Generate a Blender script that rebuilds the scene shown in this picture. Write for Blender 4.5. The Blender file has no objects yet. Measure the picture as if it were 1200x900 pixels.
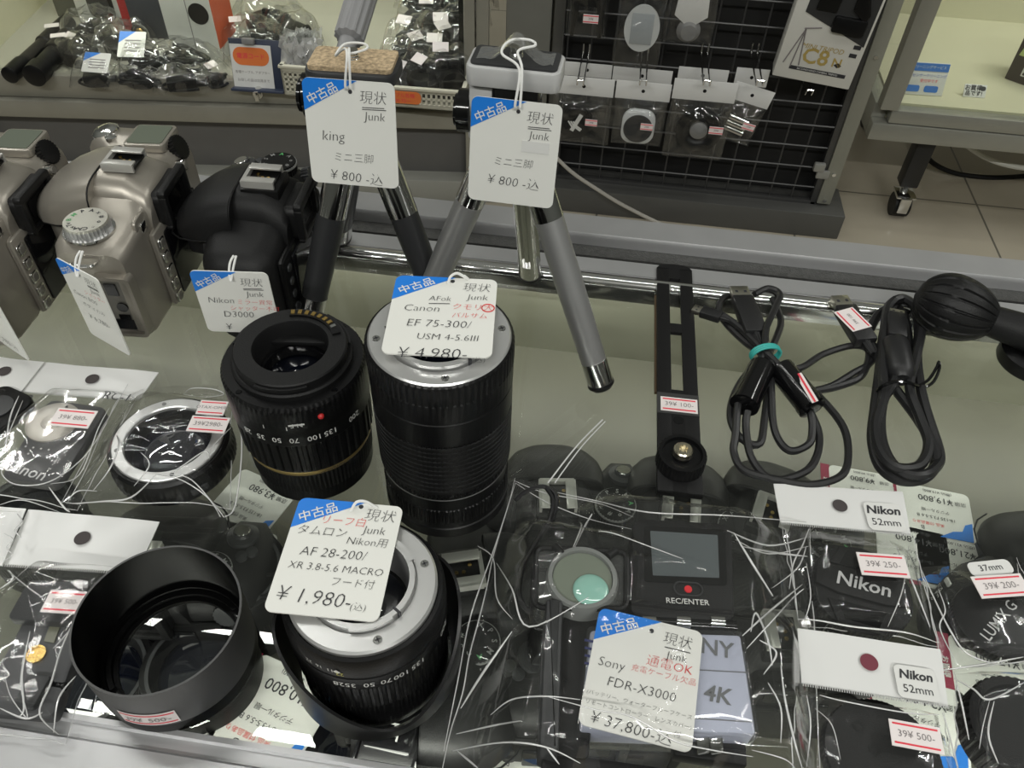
import bpy, bmesh, math, random
from mathutils import Vector, Matrix, noise
from math import sin, cos, pi, radians, sqrt, atan2, hypot

# ------------------------------------------------------------------ camera, world, lights, exposure
SC = bpy.context.scene
COL = SC.collection
CAM_LOC = Vector((0, 0, .38))
YAW, PITCH, ROLL, FPX = radians(6.5), radians(46.3), radians(2.2), 950.0
_f = Vector((-sin(YAW)*cos(PITCH), cos(YAW)*cos(PITCH), -sin(PITCH)))
_r = Vector((cos(YAW), sin(YAW), 0)); _u = _r.cross(_f)
CR = _r*cos(ROLL) + _u*sin(ROLL); CU = _u*cos(ROLL) - _r*sin(ROLL); CF = _f
cd = bpy.data.cameras.new('camera'); cam = bpy.data.objects.new('camera', cd); COL.objects.link(cam)
cam.matrix_world = Matrix(((CR.x, CU.x, -CF.x, CAM_LOC.x), (CR.y, CU.y, -CF.y, CAM_LOC.y), (CR.z, CU.z, -CF.z, CAM_LOC.z), (0, 0, 0, 1)))
cd.sensor_width = 36; cd.lens = 36*FPX/1200; cd.clip_start = .01
SC.camera = cam
SC.view_settings.view_transform = 'Standard'; SC.view_settings.look = 'None'
SC.view_settings.exposure = 0.06; SC.view_settings.gamma = 1; SC.view_settings.use_curve_mapping = False
w = bpy.data.worlds.new('shop_ambient'); SC.world = w; w.use_nodes = True
wn = w.node_tree; bg_ = wn.nodes['Background']; bg_.inputs[1].default_value = 1
# the room around: dim shop at eye level and below, paler ceiling overhead
_tc = wn.nodes.new('ShaderNodeTexCoord'); _sp = wn.nodes.new('ShaderNodeSeparateXYZ'); _rp = wn.nodes.new('ShaderNodeValToRGB')
wn.links.new(_tc.outputs['Generated'], _sp.inputs[0]); wn.links.new(_sp.outputs['Z'], _rp.inputs[0]); wn.links.new(_rp.outputs[0], bg_.inputs[0])
_rp.color_ramp.elements[0].position = .0; _rp.color_ramp.elements[0].color = (.055, .057, .048, 1)
_rp.color_ramp.elements[1].position = .75; _rp.color_ramp.elements[1].color = (.17, .175, .155, 1)
_e = _rp.color_ramp.elements.new(.22); _e.color = (.075, .078, .068, 1)
def tube_light(x, y, z, sx=1.2, sy=.10, power=13, rz=0):
    l = bpy.data.lights.new('ceiling_tube', 'AREA'); l.shape = 'RECTANGLE'; l.size = sx; l.size_y = sy
    l.energy = power; l.color = (1, 1, .95)
    o = bpy.data.objects.new('ceiling_tube', l); o.location = (x, y, z); o.rotation_euler = (0, 0, rz); COL.objects.link(o)
for x, y, L_, e_, rz_ in ((-.95, .78, .9, 3, 0), (-1.13, 1.06, .95, 3, 0), (.35, .34, 1.2, 3, 0), (1.75, .40, 1.2, 6, 0), (-.8, -1.6, 1.2, 36, 0), (1.0, -1.6, 1.2, 36, 0), (2.0, 1.45, 1.2, 15, pi/2), (-2.2, 1.7, 1.2, 17, pi/2)):
    tube_light(x, y, 2.0, L_, .028 if e_ == 3 else .05, e_, rz_)

# unseen fill lights added under both counter rails to brighten shelf and door
for y_, rx_ in ((.130, radians(72)), (.512, radians(-20))):
    l = bpy.data.lights.new('added_counter_fill', 'AREA'); l.shape = 'RECTANGLE'; l.size = 1.7; l.size_y = .012; l.energy = .95 if y_ < .2 else 1.0; l.color = (1, 1, .92)
    o = bpy.data.objects.new('added_counter_fill', l); o.location = (0, y_, -.024); o.rotation_euler = (rx_, 0, 0); COL.objects.link(o)

# unseen fill lights added inside the background showcases to lift their dim contents
for x_, y_, z_, sx_, e_, rz_ in ((-.82, 1.62, .12, .95, 3.2, radians(7.5)), (1.10, 1.78, .42, .95, 3.0, 0)):
    l = bpy.data.lights.new('added_showcase_fill', 'AREA'); l.shape = 'RECTANGLE'; l.size = sx_; l.size_y = .03; l.energy = e_; l.color = (1, 1, .93)
    o = bpy.data.objects.new('added_showcase_fill', l); o.location = (x_, y_, z_); o.rotation_euler = (radians(18), 0, rz_); COL.objects.link(o)

def ray(px, py): return CF + CR*((px-600)/FPX) - CU*((py-450)/FPX)
def P(px, py, z=0.0):
    d = ray(px, py); return CAM_LOC + d*((z-CAM_LOC.z)/d.z)
def PY(px, py, y):
    d = ray(px, py); return CAM_LOC + d*((y-CAM_LOC.y)/d.y)

# ------------------------------------------------------------------ materials
_m = {}
def mat(name, col, rough=.5, metal=0, bump=0, bscale=200, var=.06, vscale=30, spec=.5, emit=0, col2=None, coat=0, alpha=None):
    if name in _m: return _m[name]
    m = bpy.data.materials.new(name); m.use_nodes = True; nt = m.node_tree; b = nt.nodes['Principled BSDF']
    b.inputs['Roughness'].default_value = rough; b.inputs['Metallic'].default_value = metal
    b.inputs['Specular IOR Level'].default_value = spec; b.inputs['Coat Weight'].default_value = coat
    tc = nt.nodes.new('ShaderNodeTexCoord')
    n = nt.nodes.new('ShaderNodeTexNoise'); n.inputs['Scale'].default_value = vscale; n.inputs['Detail'].default_value = 4
    nt.links.new(tc.outputs['Object'], n.inputs['Vector'])
    mx = nt.nodes.new('ShaderNodeMix'); mx.data_type = 'RGBA'
    c2 = col2 or tuple(c*(1-var*2) for c in col)
    mx.inputs[6].default_value = (*c2, 1); mx.inputs[7].default_value = (*col, 1)
    nt.links.new(n.outputs['Fac'], mx.inputs[0])
    nt.links.new(mx.outputs[2], b.inputs['Base Color'])
    if bump:
        n2 = nt.nodes.new('ShaderNodeTexNoise'); n2.inputs['Scale'].default_value = bscale; n2.inputs['Detail'].default_value = 3
        nt.links.new(tc.outputs['Object'], n2.inputs['Vector'])
        bp = nt.nodes.new('ShaderNodeBump'); bp.inputs['Strength'].default_value = bump; bp.inputs['Distance'].default_value = .001
        nt.links.new(n2.outputs['Fac'], bp.inputs['Height']); nt.links.new(bp.outputs['Normal'], b.inputs['Normal'])
    if emit:
        b.inputs['Emission Color'].default_value = (*col, 1); b.inputs['Emission Strength'].default_value = emit
    _m[name] = m; return m
def clear(name, tint=(1, 1, 1), rough=.02, ior=1.5, gain=1.0, milk=0.0, bump=0, bscale=120, milkcol=(.8, .82, .8)):
    """thin transparent sheet: straight-through transmission plus a Fresnel-weighted gloss"""
    if name in _m: return _m[name]
    m = bpy.data.materials.new(name); m.use_nodes = True; nt = m.node_tree; nt.nodes.remove(nt.nodes['Principled BSDF'])
    out = nt.nodes['Material Output']
    tr = nt.nodes.new('ShaderNodeBsdfTransparent'); tr.inputs[0].default_value = (*tint, 1)
    gl = nt.nodes.new('ShaderNodeBsdfGlossy'); gl.inputs['Roughness'].default_value = rough
    fr = nt.nodes.new('ShaderNodeFresnel')
    ge = nt.nodes.new('ShaderNodeNewGeometry'); mi_ = nt.nodes.new('ShaderNodeMix'); mi_.inputs[2].default_value = ior; mi_.inputs[3].default_value = 1/ior
    nt.links.new(ge.outputs['Backfacing'], mi_.inputs[0]); nt.links.new(mi_.outputs[0], fr.inputs[0])   # same index from either side of the sheet
    mul = nt.nodes.new('ShaderNodeMath'); mul.operation = 'MULTIPLY'; mul.inputs[1].default_value = gain; mul.use_clamp = True
    nt.links.new(fr.outputs[0], mul.inputs[0])
    base = tr
    if milk:
        df = nt.nodes.new('ShaderNodeBsdfDiffuse'); df.inputs[0].default_value = (*milkcol, 1)
        ms = nt.nodes.new('ShaderNodeMixShader'); ms.inputs[0].default_value = milk
        nt.links.new(tr.outputs[0], ms.inputs[1]); nt.links.new(df.outputs[0], ms.inputs[2]); base = ms
    mx = nt.nodes.new('ShaderNodeMixShader')
    nt.links.new(mul.outputs[0], mx.inputs[0]); nt.links.new(base.outputs[0], mx.inputs[1]); nt.links.new(gl.outputs[0], mx.inputs[2])
    if bump:
        tc = nt.nodes.new('ShaderNodeTexCoord'); n2 = nt.nodes.new('ShaderNodeTexNoise'); n2.inputs['Scale'].default_value = bscale
        nt.links.new(tc.outputs['Object'], n2.inputs['Vector'])
        bp = nt.nodes.new('ShaderNodeBump'); bp.inputs['Strength'].default_value = bump; bp.inputs['Distance'].default_value = .002
        nt.links.new(n2.outputs['Fac'], bp.inputs['Height'])
        nt.links.new(bp.outputs['Normal'], gl.inputs['Normal']); nt.links.new(bp.outputs['Normal'], fr.inputs['Normal'])
    nt.links.new(mx.outputs[0], out.inputs['Surface'])
    _m[name] = m; return m
CARD = mat('white_card', (.78, .78, .74), .45, bump=.05, bscale=400, var=.02)
BLUE = mat('blue_print', (.01, .20, .72), .4, var=.02)
INK = mat('pen_ink', (.03, .03, .035), .5)
RED = mat('red_pen', (.75, .04, .04), .5)
GREYINK = mat('grey_ink', (.22, .2, .2), .6)
STICK = mat('sticker_paper', (.82, .76, .75), .5, var=.02)
REDLINE = mat('red_line', (.80, .05, .08), .5)
PAPER = mat('header_paper', (.74, .74, .73), .25, bump=.15, bscale=18, var=.02)
BLK = mat('black_plastic', (.005, .005, .0054), .36, spec=.28, bump=.12, bscale=1200)
BLKM = mat('black_matte', (.008, .008, .0084), .5, spec=.28, bump=.2, bscale=1500)
BLKG = mat('black_gloss', (.004, .004, .0045), .12)
RUB = mat('black_rubber', (.007, .007, .0074), .45, spec=.3, bump=.25, bscale=900)
DGR = mat('dark_grey_plastic', (.030, .031, .033), .45, bump=.1, bscale=900)
GREY = mat('grey_plastic', (.22, .22, .22), .45)
CHROME = mat('chrome', (.72, .72, .71), .12, 1, var=.02)
ALU = mat('aluminium', (.56, .56, .57), .36, .65, bump=.05, bscale=80, var=.10)
SATIN = mat('satin_silver', (.42, .42, .42), .38, .7, var=.02)
SILV = mat('silver_camera_paint', (.33, .305, .265), .34, .5, bump=.04, bscale=2500, var=.02)
GOLD = mat('gold', (.75, .52, .18), .25, 1)
WHT = mat('white_print', (.75, .75, .73), .5)
STRING = mat('white_string', (.85, .85, .83), .7)
FILM = clear('clear_film', (.985, .985, .985), .08, 1.5, 1.25, .010)
FOLD_GLINT = clear('film_fold_glint', (.97, .97, .97), .22, 1.8, 1.8, .55, milkcol=(.9, .9, .9))  # white mixed into the folds paints their bright glints
GLASS = clear('counter_glass', (.955, .97, .95), .0, 1.5, 1.0)

# ------------------------------------------------------------------ mesh builder
_txt = {}
def text_geo(s, offset=0, shear=0, spacing=1.0):
    k = (s, offset, shear, spacing)
    if k not in _txt:
        c = bpy.data.curves.new('t', 'FONT'); c.body = s; c.offset = offset; c.shear = shear; c.space_character = spacing
        c.align_x = 'CENTER'; c.align_y = 'CENTER'; c.resolution_u = 2; c.size = 1; c.fill_mode = 'FRONT'
        o = bpy.data.objects.new('t', c); COL.objects.link(o)
        dg = bpy.context.evaluated_depsgraph_get()
        me = bpy.data.meshes.new_from_object(o.evaluated_get(dg))
        _txt[k] = ([v.co.copy() for v in me.vertices], [tuple(p.vertices) for p in me.polygons])
        bpy.data.objects.remove(o); bpy.data.curves.remove(c); bpy.data.meshes.remove(me)
    return _txt[k]
def T(x=0, y=0, z=0, rx=0, ry=0, rz=0):
    return Matrix.Translation((x, y, z)) @ Matrix.Rotation(rz, 4, 'Z') @ Matrix.Rotation(ry, 4, 'Y') @ Matrix.Rotation(rx, 4, 'X')
def basis(x, y, z, o):
    return Matrix(((x.x, y.x, z.x, o.x), (x.y, y.y, z.y, o.y), (x.z, y.z, z.z, o.z), (0, 0, 0, 1)))
def align(a, b):
    """matrix whose z axis runs from a to b, origin a"""
    z = (Vector(b)-Vector(a)).normalized(); h = Vector((0, 0, 1)) if abs(z.z) < .95 else Vector((0, 1, 0))
    x = h.cross(z).normalized(); y = z.cross(x); return basis(x, y, z, Vector(a))
I4 = Matrix.Identity(4)
def smooth_path(pts, sub=6, closed=False):
    pts = [Vector(p) for p in pts]; n = len(pts); out = []
    rng = range(n if closed else n-1)
    for i in rng:
        p0 = pts[(i-1) % n] if (closed or i > 0) else pts[0]; p1 = pts[i]; p2 = pts[(i+1) % n]
        p3 = pts[(i+2) % n] if (closed or i+2 < n) else pts[-1]
        for k in range(sub):
            t = k/sub
            out.append(.5*((2*p1)+(p2-p0)*t+(2*p0-5*p1+4*p2-p3)*t*t+(3*p1-p0-3*p2+p3)*t**3))
    if not closed: out.append(pts[-1])
    return out
class MB:
    def __init__(s): s.v = []; s.f = []; s.m = []
    def add(s, vs, fs, M=I4, mi=0):
        b = len(s.v); s.v += [M @ Vector(v) for v in vs]
        for i, f in enumerate(fs):
            s.f.append(tuple(b+k for k in f)); s.m.append(mi[i] if isinstance(mi, list) else mi)
        return s
    def bm(s, bm, M=I4, mi=0):
        bm.verts.index_update()
        s.add([v.co.copy() for v in bm.verts], [tuple(v.index for v in f.verts) for f in bm.faces], M, mi); bm.free(); return s
    def box(s, sx, sy, sz, M=I4, mi=0, bev=0, seg=2):
        b = bmesh.new(); bmesh.ops.create_cube(b, size=1)
        for v in b.verts: v.co = Vector((v.co.x*sx, v.co.y*sy, v.co.z*sz))
        if bev: bmesh.ops.bevel(b, geom=b.edges[:], offset=bev, segments=seg, affect='EDGES', profile=.5)
        return s.bm(b, M, mi)
    def bb(s, x0, x1, y0, y1, z0, z1, mi=0, bev=0, M=I4):
        return s.box(x1-x0, y1-y0, z1-z0, M @ T((x0+x1)/2, (y0+y1)/2, (z0+z1)/2), mi, bev)
    def sphere(s, r, M=I4, mi=0, u=20, v=12, sc=(1, 1, 1)):
        b = bmesh.new(); bmesh.ops.create_uvsphere(b, u_segments=u, v_segments=v, radius=r)
        for q in b.verts: q.co = Vector((q.co.x*sc[0], q.co.y*sc[1], q.co.z*sc[2]))
        return s.bm(b, M, mi)
    def lathe(s, prof, n=64, M=I4, mi=0, rib=None, cap0=True, cap1=True):
        """prof = [(r, z[, mi[, ribdepth, ribcount]])]"""
        vs = []; fs = []; ms = []
        for p in prof:
            r, z = p[0], p[1]; rd = p[3] if len(p) > 3 else 0; rc = p[4] if len(p) > 4 else 1
            for k in range(n):
                a = 2*pi*k/n; rr = r - (rd if rd and (int(k*rc*2/n) % 2) else 0)
                vs.append((rr*cos(a), rr*sin(a), z))
        for i in range(len(prof)-1):
            for k in range(n):
                k2 = (k+1) % n
                fs.append((i*n+k, i*n+k2, (i+1)*n+k2, (i+1)*n+k)); ms.append(prof[i+1][2] if len(prof[i+1]) > 2 else mi)
        if cap0: fs.append(tuple(range(n-1, -1, -1))); ms.append(prof[0][2] if len(prof[0]) > 2 else mi)
        if cap1: fs.append(tuple((len(prof)-1)*n+k for k in range(n))); ms.append(prof[-1][2] if len(prof[-1]) > 2 else mi)
        return s.add(vs, fs, M, ms)
    def cyl(s, a, b, r0, r1=None, n=24, mi=0):
        a = Vector(a); b = Vector(b); return s.lathe([(r0, 0), (r0 if r1 is None else r1, (b-a).length)], n, align(a, b), mi)
    def tube(s, pts, r, n=8, mi=0, closed=False, sub=0, M=I4):
        if sub: pts = smooth_path(pts, sub, closed)
        pts = [Vector(p) for p in pts]; m = len(pts); vs = []; fs = []
        up = None
        for i, p in enumerate(pts):
            a = pts[(i-1) % m] if (closed or i > 0) else p; b = pts[(i+1) % m] if (closed or i < m-1) else p
            t = (b-a); t = t.normalized() if t.length > 1e-9 else Vector((0, 0, 1))
            if up is None: up = Vector((0, 0, 1)) if abs(t.z) < .9 else Vector((1, 0, 0))
            x = up.cross(t)
            if x.length < 1e-6: x = Vector((1, 0, 0)).cross(t)
            x.normalize(); y = t.cross(x); up = y
            rr = r(i/(m-1)) if callable(r) else r
            for k in range(n):
                q = 2*pi*k/n; vs.append(p + x*(cos(q)*rr) + y*(sin(q)*rr))
        for i in range(m if closed else m-1):
            j = (i+1) % m
            for k in range(n):
                k2 = (k+1) % n; fs.append((i*n+k, i*n+k2, j*n+k2, j*n+k))
        if not closed:
            fs.append(tuple(range(n-1, -1, -1))); fs.append(tuple((m-1)*n+k for k in range(n)))
        return s.add(vs, fs, M, mi)
    def prism(s, poly, z0, z1, M=I4, mi=0, bev=0):
        n = len(poly)
        if bev:
            b = bmesh.new(); vs = [b.verts.new((x, y, z0)) for x, y in poly]; f = b.faces.new(vs)
            r = bmesh.ops.extrude_face_region(b, geom=[f])
            bmesh.ops.translate(b, verts=[g for g in r['geom'] if isinstance(g, bmesh.types.BMVert)], vec=(0, 0, z1-z0))
            bmesh.ops.recalc_face_normals(b, faces=b.faces[:])
            bmesh.ops.bevel(b, geom=[e for e in b.edges if e.verts[0].co.z == e.verts[1].co.z], offset=bev, segments=2, affect='EDGES', profile=.5)
            return s.bm(b, M, mi)
        vs = [(x, y, z0) for x, y in poly] + [(x, y, z1) for x, y in poly]
        fs = [tuple(range(n-1, -1, -1)), tuple(range(n, 2*n))] + [(k, (k+1) % n, n+(k+1) % n, n+k) for k in range(n)]
        return s.add(vs, fs, M, mi)
    def ringplate(s, ro, ri, z0, z1, n=64, M=I4, mi=0):
        return s.lathe([(ri, z0), (ro, z0), (ro, z1), (ri, z1), (ri, z0)], n, M, mi, cap0=False, cap1=False)
    def loft(s, rings, M=I4, mi=0, caps=True, closed=False):
        n = len(rings[0]); vs = [p for r in rings for p in r]; fs = []
        m = len(rings)
        for i in range(m-1):
            for k in range(n):
                k2 = (k+1) % n; fs.append((i*n+k, i*n+k2, (i+1)*n+k2, (i+1)*n+k))
        if caps: fs += [tuple(range(n-1, -1, -1)), tuple((m-1)*n+k for k in range(n))]
        return s.add(vs, fs, M, mi)
    def grid(s, nu, nv, fn, M=I4, mi=0):
        vs = [fn(i/nu, j/nv) for j in range(nv+1) for i in range(nu+1)]
        fs = [(j*(nu+1)+i, j*(nu+1)+i+1, (j+1)*(nu+1)+i+1, (j+1)*(nu+1)+i) for j in range(nv) for i in range(nu)]
        return s.add(vs, fs, M, mi)
    def text(s, t, size, M=I4, mi=0, offset=0, shear=0, spacing=1.0):
        v, f = text_geo(t, offset, shear, spacing); return s.add(v, f, M @ Matrix.Scale(size, 4), mi)
    def build(s, name, mats, parent=None, M=None, angle=38, world=False):
        me = bpy.data.meshes.new(name)
        V = s.v
        if world and parent is not None:
            top = parent
            while top.parent is not None: top = top.parent
            iv = top.matrix_basis.inverted(); V = [iv @ v for v in V]
        if M is not None: V = [M @ v for v in V]
        me.from_pydata([tuple(v) for v in V], [], s.f)
        mats = mats if isinstance(mats, (list, tuple)) else [mats]
        for m in mats: me.materials.append(m)
        me.polygons.foreach_set('material_index', [min(i, len(mats)-1) for i in s.m])
        b = bmesh.new(); b.from_mesh(me); bmesh.ops.recalc_face_normals(b, faces=b.faces[:]) if not getattr(s, 'keepn', False) else None; b.to_mesh(me); b.free()
        me.polygons.foreach_set('use_smooth', [True]*len(me.polygons))
        me.set_sharp_from_angle(angle=radians(angle)); me.update()
        o = bpy.data.objects.new(name, me); COL.objects.link(o)
        if parent is not None: o.parent = parent
        return o
def rrect(w, h, r, n=5, cx=0, cy=0):
    pts = []
    for qx, qy, a0 in ((1, 1, 0), (-1, 1, 90), (-1, -1, 180), (1, -1, 270)):
        for k in range(n+1):
            a = radians(a0+90*k/n); pts.append((cx+qx*(w/2-r)+r*cos(a), cy+qy*(h/2-r)+r*sin(a)))
    return pts
def props(o, label, cat, group=None, kind=None):
    if label: o['label'] = label
    if cat: o['category'] = cat
    if group: o['group'] = group
    if kind: o['kind'] = kind
    return o
def thing(name, label, cat, loc=(0, 0, 0), rz=0, group=None):
    o = bpy.data.objects.new(name, None); o.empty_display_size = .02; COL.objects.link(o)
    o.matrix_basis = Matrix.Translation(loc) @ Matrix.Rotation(rz, 4, 'Z')
    return props(o, label, cat, group)
def dup(o, parent=None):
    c = o.copy(); COL.objects.link(c); c.parent = parent
    for ch in o.children: dup(ch, c)
    return c
def place(o, loc, rz=0, tilt=None):
    o.matrix_basis = Matrix.Translation(loc) @ Matrix.Rotation(rz, 4, 'Z') @ (tilt or I4); return o
def frame3(TL, TR, BL):
    """local frame of a flat card: x to the right, y up, z out of its face; returns matrix at its centre, width, height"""
    x = (TR-TL); W = x.length; x.normalize(); up = TL-BL; H = up.length
    n = x.cross(up).normalized(); up = n.cross(x)
    return basis(x, up, n, TL + x*(W/2) - up*(H/2)), W, H
# ------------------------------------------------------------------ setting
FZ = -.70
def struct(o): o['kind'] = 'structure'; return o
TILE = mat('floor_tile', (.47, .425, .34), .35, bump=.03, bscale=40, vscale=6, col2=(.32, .285, .225))
nt = TILE.node_tree; pb = nt.nodes['Principled BSDF']
br = nt.nodes.new('ShaderNodeTexBrick'); br.offset = 0; br.inputs['Scale'].default_value = 1; br.inputs['Brick Width'].default_value = .45
br.inputs['Row Height'].default_value = .45; br.inputs['Mortar Size'].default_value = .0025; br.inputs['Mortar'].default_value = (.13, .12, .10, 1)
for l in list(nt.links):
    if l.to_socket == pb.inputs['Base Color']: src = l.from_socket; nt.links.remove(l)
tcn = [n for n in nt.nodes if n.type == 'TEX_COORD'][0]
nt.links.new(tcn.outputs['Object'], br.inputs['Vector']); nt.links.new(src, br.inputs['Color1']); nt.links.new(src, br.inputs['Color2'])
nt.links.new(br.outputs['Color'], pb.inputs['Base Color'])
b = MB(); b.bb(-3, 3, -1.5, 3.6, FZ-.05, FZ); struct(b.build('floor', TILE))
b = MB(); b.bb(-3, 3, 3.6, 3.7, FZ-.05, 1.9); struct(b.build('wall_back', mat('wall_paint', (.55, .54, .48), .8)))

# ------------------------------------------------------------------ glass display counter
SHZ = -.118      # top of the shelf under the glass
ctr = thing('display_counter', 'glass topped display counter with aluminium rails holding the second-hand gear', 'counter', (0, .33, FZ))
OLIVE = mat('shelf_laminate', (.155, .152, .118), .45, var=.11, vscale=16, bump=.03, bscale=30)
b = MB(); b.bb(-.92, .92, .118, .478, -.008, 0); b.build('glass_top', GLASS, ctr, world=True)
b = MB(); b.bb(-.92, .92, .118, .53, SHZ-.012, SHZ); b.build('shelf', OLIVE, ctr, world=True)
b = MB(); b.bb(-.92, .92, .13, .545, FZ, SHZ-.012); b.build('base_cabinet', mat('counter_grey', (.10, .10, .095), .5), ctr, world=True)
def xextr(prof, x0, x1, name, m, par, bev=0):
    b = MB(); Mx = basis(Vector((0, 1, 0)), Vector((0, 0, 1)), Vector((1, 0, 0)), Vector((x0, 0, 0)))
    b.prism(prof, 0, x1-x0, Mx, 0); return b.build(name, m, par, world=True)
RAILD = mat('rail_channel', (.10, .10, .095), .5, .3, bump=.6, bscale=900, col2=(.03, .03, .03), vscale=260)
# chrome lip, flat strip, dusty channel, flat outer band
lip = [(.470, -.012)] + [(.4765+.0065*cos(a), -.001+.0065*sin(a)) for a in [pi - k*pi/8 for k in range(9)]] + [(.483, -.012)]
rail = xextr(lip, -.93, .93, 'back_rail', CHROME, ctr)
xextr([(.4835, -.02), (.4835, .003), (.499, .003), (.4995, -.004), (.4995, -.02)], -.93, .93, 'rail_strip', ALU, rail)
xextr([(.4996, -.02), (.4996, -.004), (.507, -.004), (.507, -.001), (.512, -.001), (.512, -.006), (.527, -.006), (.527, -.02)], -.93, .93, 'rail_channel', RAILD, rail)
xextr([(.5272, -.12), (.5272, .001), (.529, .004), (.553, .004), (.5555, .001), (.5555, -.12)], -.93, .93, 'rail_band', ALU, rail)
xextr([(.085, -.05), (.085, -.002), (.090, .003), (.108, .003), (.110, -.001), (.116, -.001), (.1165, .002), (.119, .002), (.119, -.05)], -.93, .93, 'front_rail', ALU, ctr)
xextr([(.118, SHZ-.012), (.118, -.04), (.122, -.04), (.122, SHZ-.012)], -.92, .92, 'front_pane', GLASS, ctr)
xextr([(.52, SHZ-.012), (.52, -.02), (.5255, -.02), (.5255, SHZ-.012)], -.92, .92, 'back_door', mat('door_pale_olive', (.34, .335, .26), .45, var=.10, vscale=14), ctr)

# ------------------------------------------------------------------ left showcase in the background
FRAME = mat('frame_olive_grey', (.33, .32, .275), .38, .25, bump=.03, bscale=60)
PANEL = mat('panel_dark_grey', (.14, .137, .132), .6)
PLINTH = mat('plinth_grey', (.30, .30, .27), .5)
CREAM = mat('case_lining_cream', (.62, .60, .43), .6, var=.04, vscale=5)
DECKM = mat('case_deck_grey', (.42, .41, .34), .55, vscale=6)
CA = radians(7.5)
case = thing('showcase', 'low glass showcase with olive grey frame full of bagged accessories, behind the cameras', 'showcase', (-.306, 1.6, FZ), CA)
def CB(name, m, par, *boxes, bev=.003):
    b = MB()
    for q in boxes: b.bb(*q, bev=bev)
    return b.build(name, m, par)
DZ = .285  # deck height above the floor in the case frame
CB('base_panel', PANEL, case, (-1.15, .0, .03, .50, .05, .185))
CB('plinth', PLINTH, case, (-1.18, .08, -.01, .52, 0, .055))
bf = CB('bottom_rail', FRAME, case, (-1.06, .0, .0, .03, .225, .275), (-1.07, .0, -.014, .012, .185, .224))
CB('deck', DECKM, case, (-1.04, -.01, .03, .50, .225, DZ-.02), bev=0)
CB('side_wall', CREAM, case, (-1.055, -1.04, .03, .50, .225, .85), bev=0)
CB('back_wall', CREAM, case, (-1.055, -.01, .50, .515, .225, .85), bev=0)
CB('corner_post', FRAME, case, (-.0, .022, -.01, .03, .0, .95), (.024, .05, -.004, .03, .0, .95))
CB('corner_post', FRAME, case, (-1.085, -1.06, -.01, .03, .0, .95))
CB('right_panel', mat('smoked_panel', (.03, .03, .03), .15), case, (-.012, .0, .03, .5, .225, .9), bev=0)
CB('front_glass', GLASS, case, (-1.06, -.0, .008, .012, .275, .90), bev=0)
lk = MB(); lk.cyl((-.43, -.012, .262), (-.43, -.03, .262), .010, n=20); lk.cyl((-.43, -.03, .262), (-.43, -.036, .262), .0075, n=20); lk.bb(-.434, -.426, -.042, -.036, .252, .272, bev=.001)
lk.build('lock', CHROME, case)
def case_pt(px, py, z): # point on the case's deck plane (world)
    return P(px, py, z)
DKZ = FZ + DZ - .02

# grey wall column between the showcase and the rack
b = MB(); b.bb(-.226, -.135, 1.63, 1.75, FZ, .5, bev=.002); colm = b.build('trim_1', mat('column_grey', (.19, .19, .17), .5)); struct(colm)

# ------------------------------------------------------------------ wire grid display rack
rack = thing('display_rack', 'black backed display rack with a dark wire grid standing on the floor', 'rack', (.19, 1.66, FZ))
BK = mat('rack_black_board', (.009, .009, .009), .75)
RG = mat('rack_grey_metal', (.105, .105, .10), .45, .3)
RL = mat('rack_light_metal', (.30, .30, .255), .45, .2)
def WB(name, m, par, *boxes, bev=.002):
    b = MB()
    for q in boxes: b.bb(*q, bev=bev)
    return b.build(name, m, par, world=True)
WB('back_board', BK, rack, (-.115, .50, 1.69, 1.70, FZ+.05, .50), bev=0)
WB('left_post', RG, rack, (-.13, -.108, 1.63, 1.70, FZ, .50))
rp = WB('right_post', RL, rack, (.484, .514, 1.63, 1.70, FZ+.065, .50))
for z in (-.625, -.56, -.3): sc = MB(); sc.cyl((.499, 1.63, z), (.499, 1.627, z), .004, n=12); sc.build('screw', CHROME, rp, world=True)
WB('base_beam', RG, rack, (-.14, .545, 1.595, 1.71, FZ, FZ+.06))
b = MB()
for i in range(13): b.cyl((-.10+.048*i, 1.642, -.635), (-.10+.048*i, 1.642, .48), .0021, n=6)
for i in range(23): b.cyl((-.115, 1.639, -.60+.048*i), (.478, 1.639, -.60+.048*i), .0021, n=6)
b.bb(-.115, .484, 1.634, 1.652, -.650, -.632, bev=.003); b.bb(.470, .484, 1.634, 1.652, -.65, .48, bev=.002)
b.build('wire_grid', mat('grid_wire', (.085, .085, .085), .4, .5), rack, world=True)
b = MB(); b.bb(.452, .476, 1.624, 1.636, -.555, -.535, bev=.003); b.bb(.462, .49, 1.626, 1.634, -.572, -.552, bev=.003)
b.build('grid_clip', mat('clip_grey', (.35, .35, .33), .4, .4), rack, world=True)

# cable running down in front of the rack
b = MB(); b.tube([PY(640, 172, 1.585), PY(668, 200, 1.575), PY(700, 222, 1.57), PY(735, 243, 1.565), PY(790, 268, 1.555), (.31, 1.53, FZ+.012), (.5, 1.48, FZ+.004)], .0042, 8, sub=5)
props(b.build('power_cable', mat('cable_grey', (.42, .40, .36), .5)), 'thin grey cable hanging slack across the foot of the wire rack', 'cable')

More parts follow.
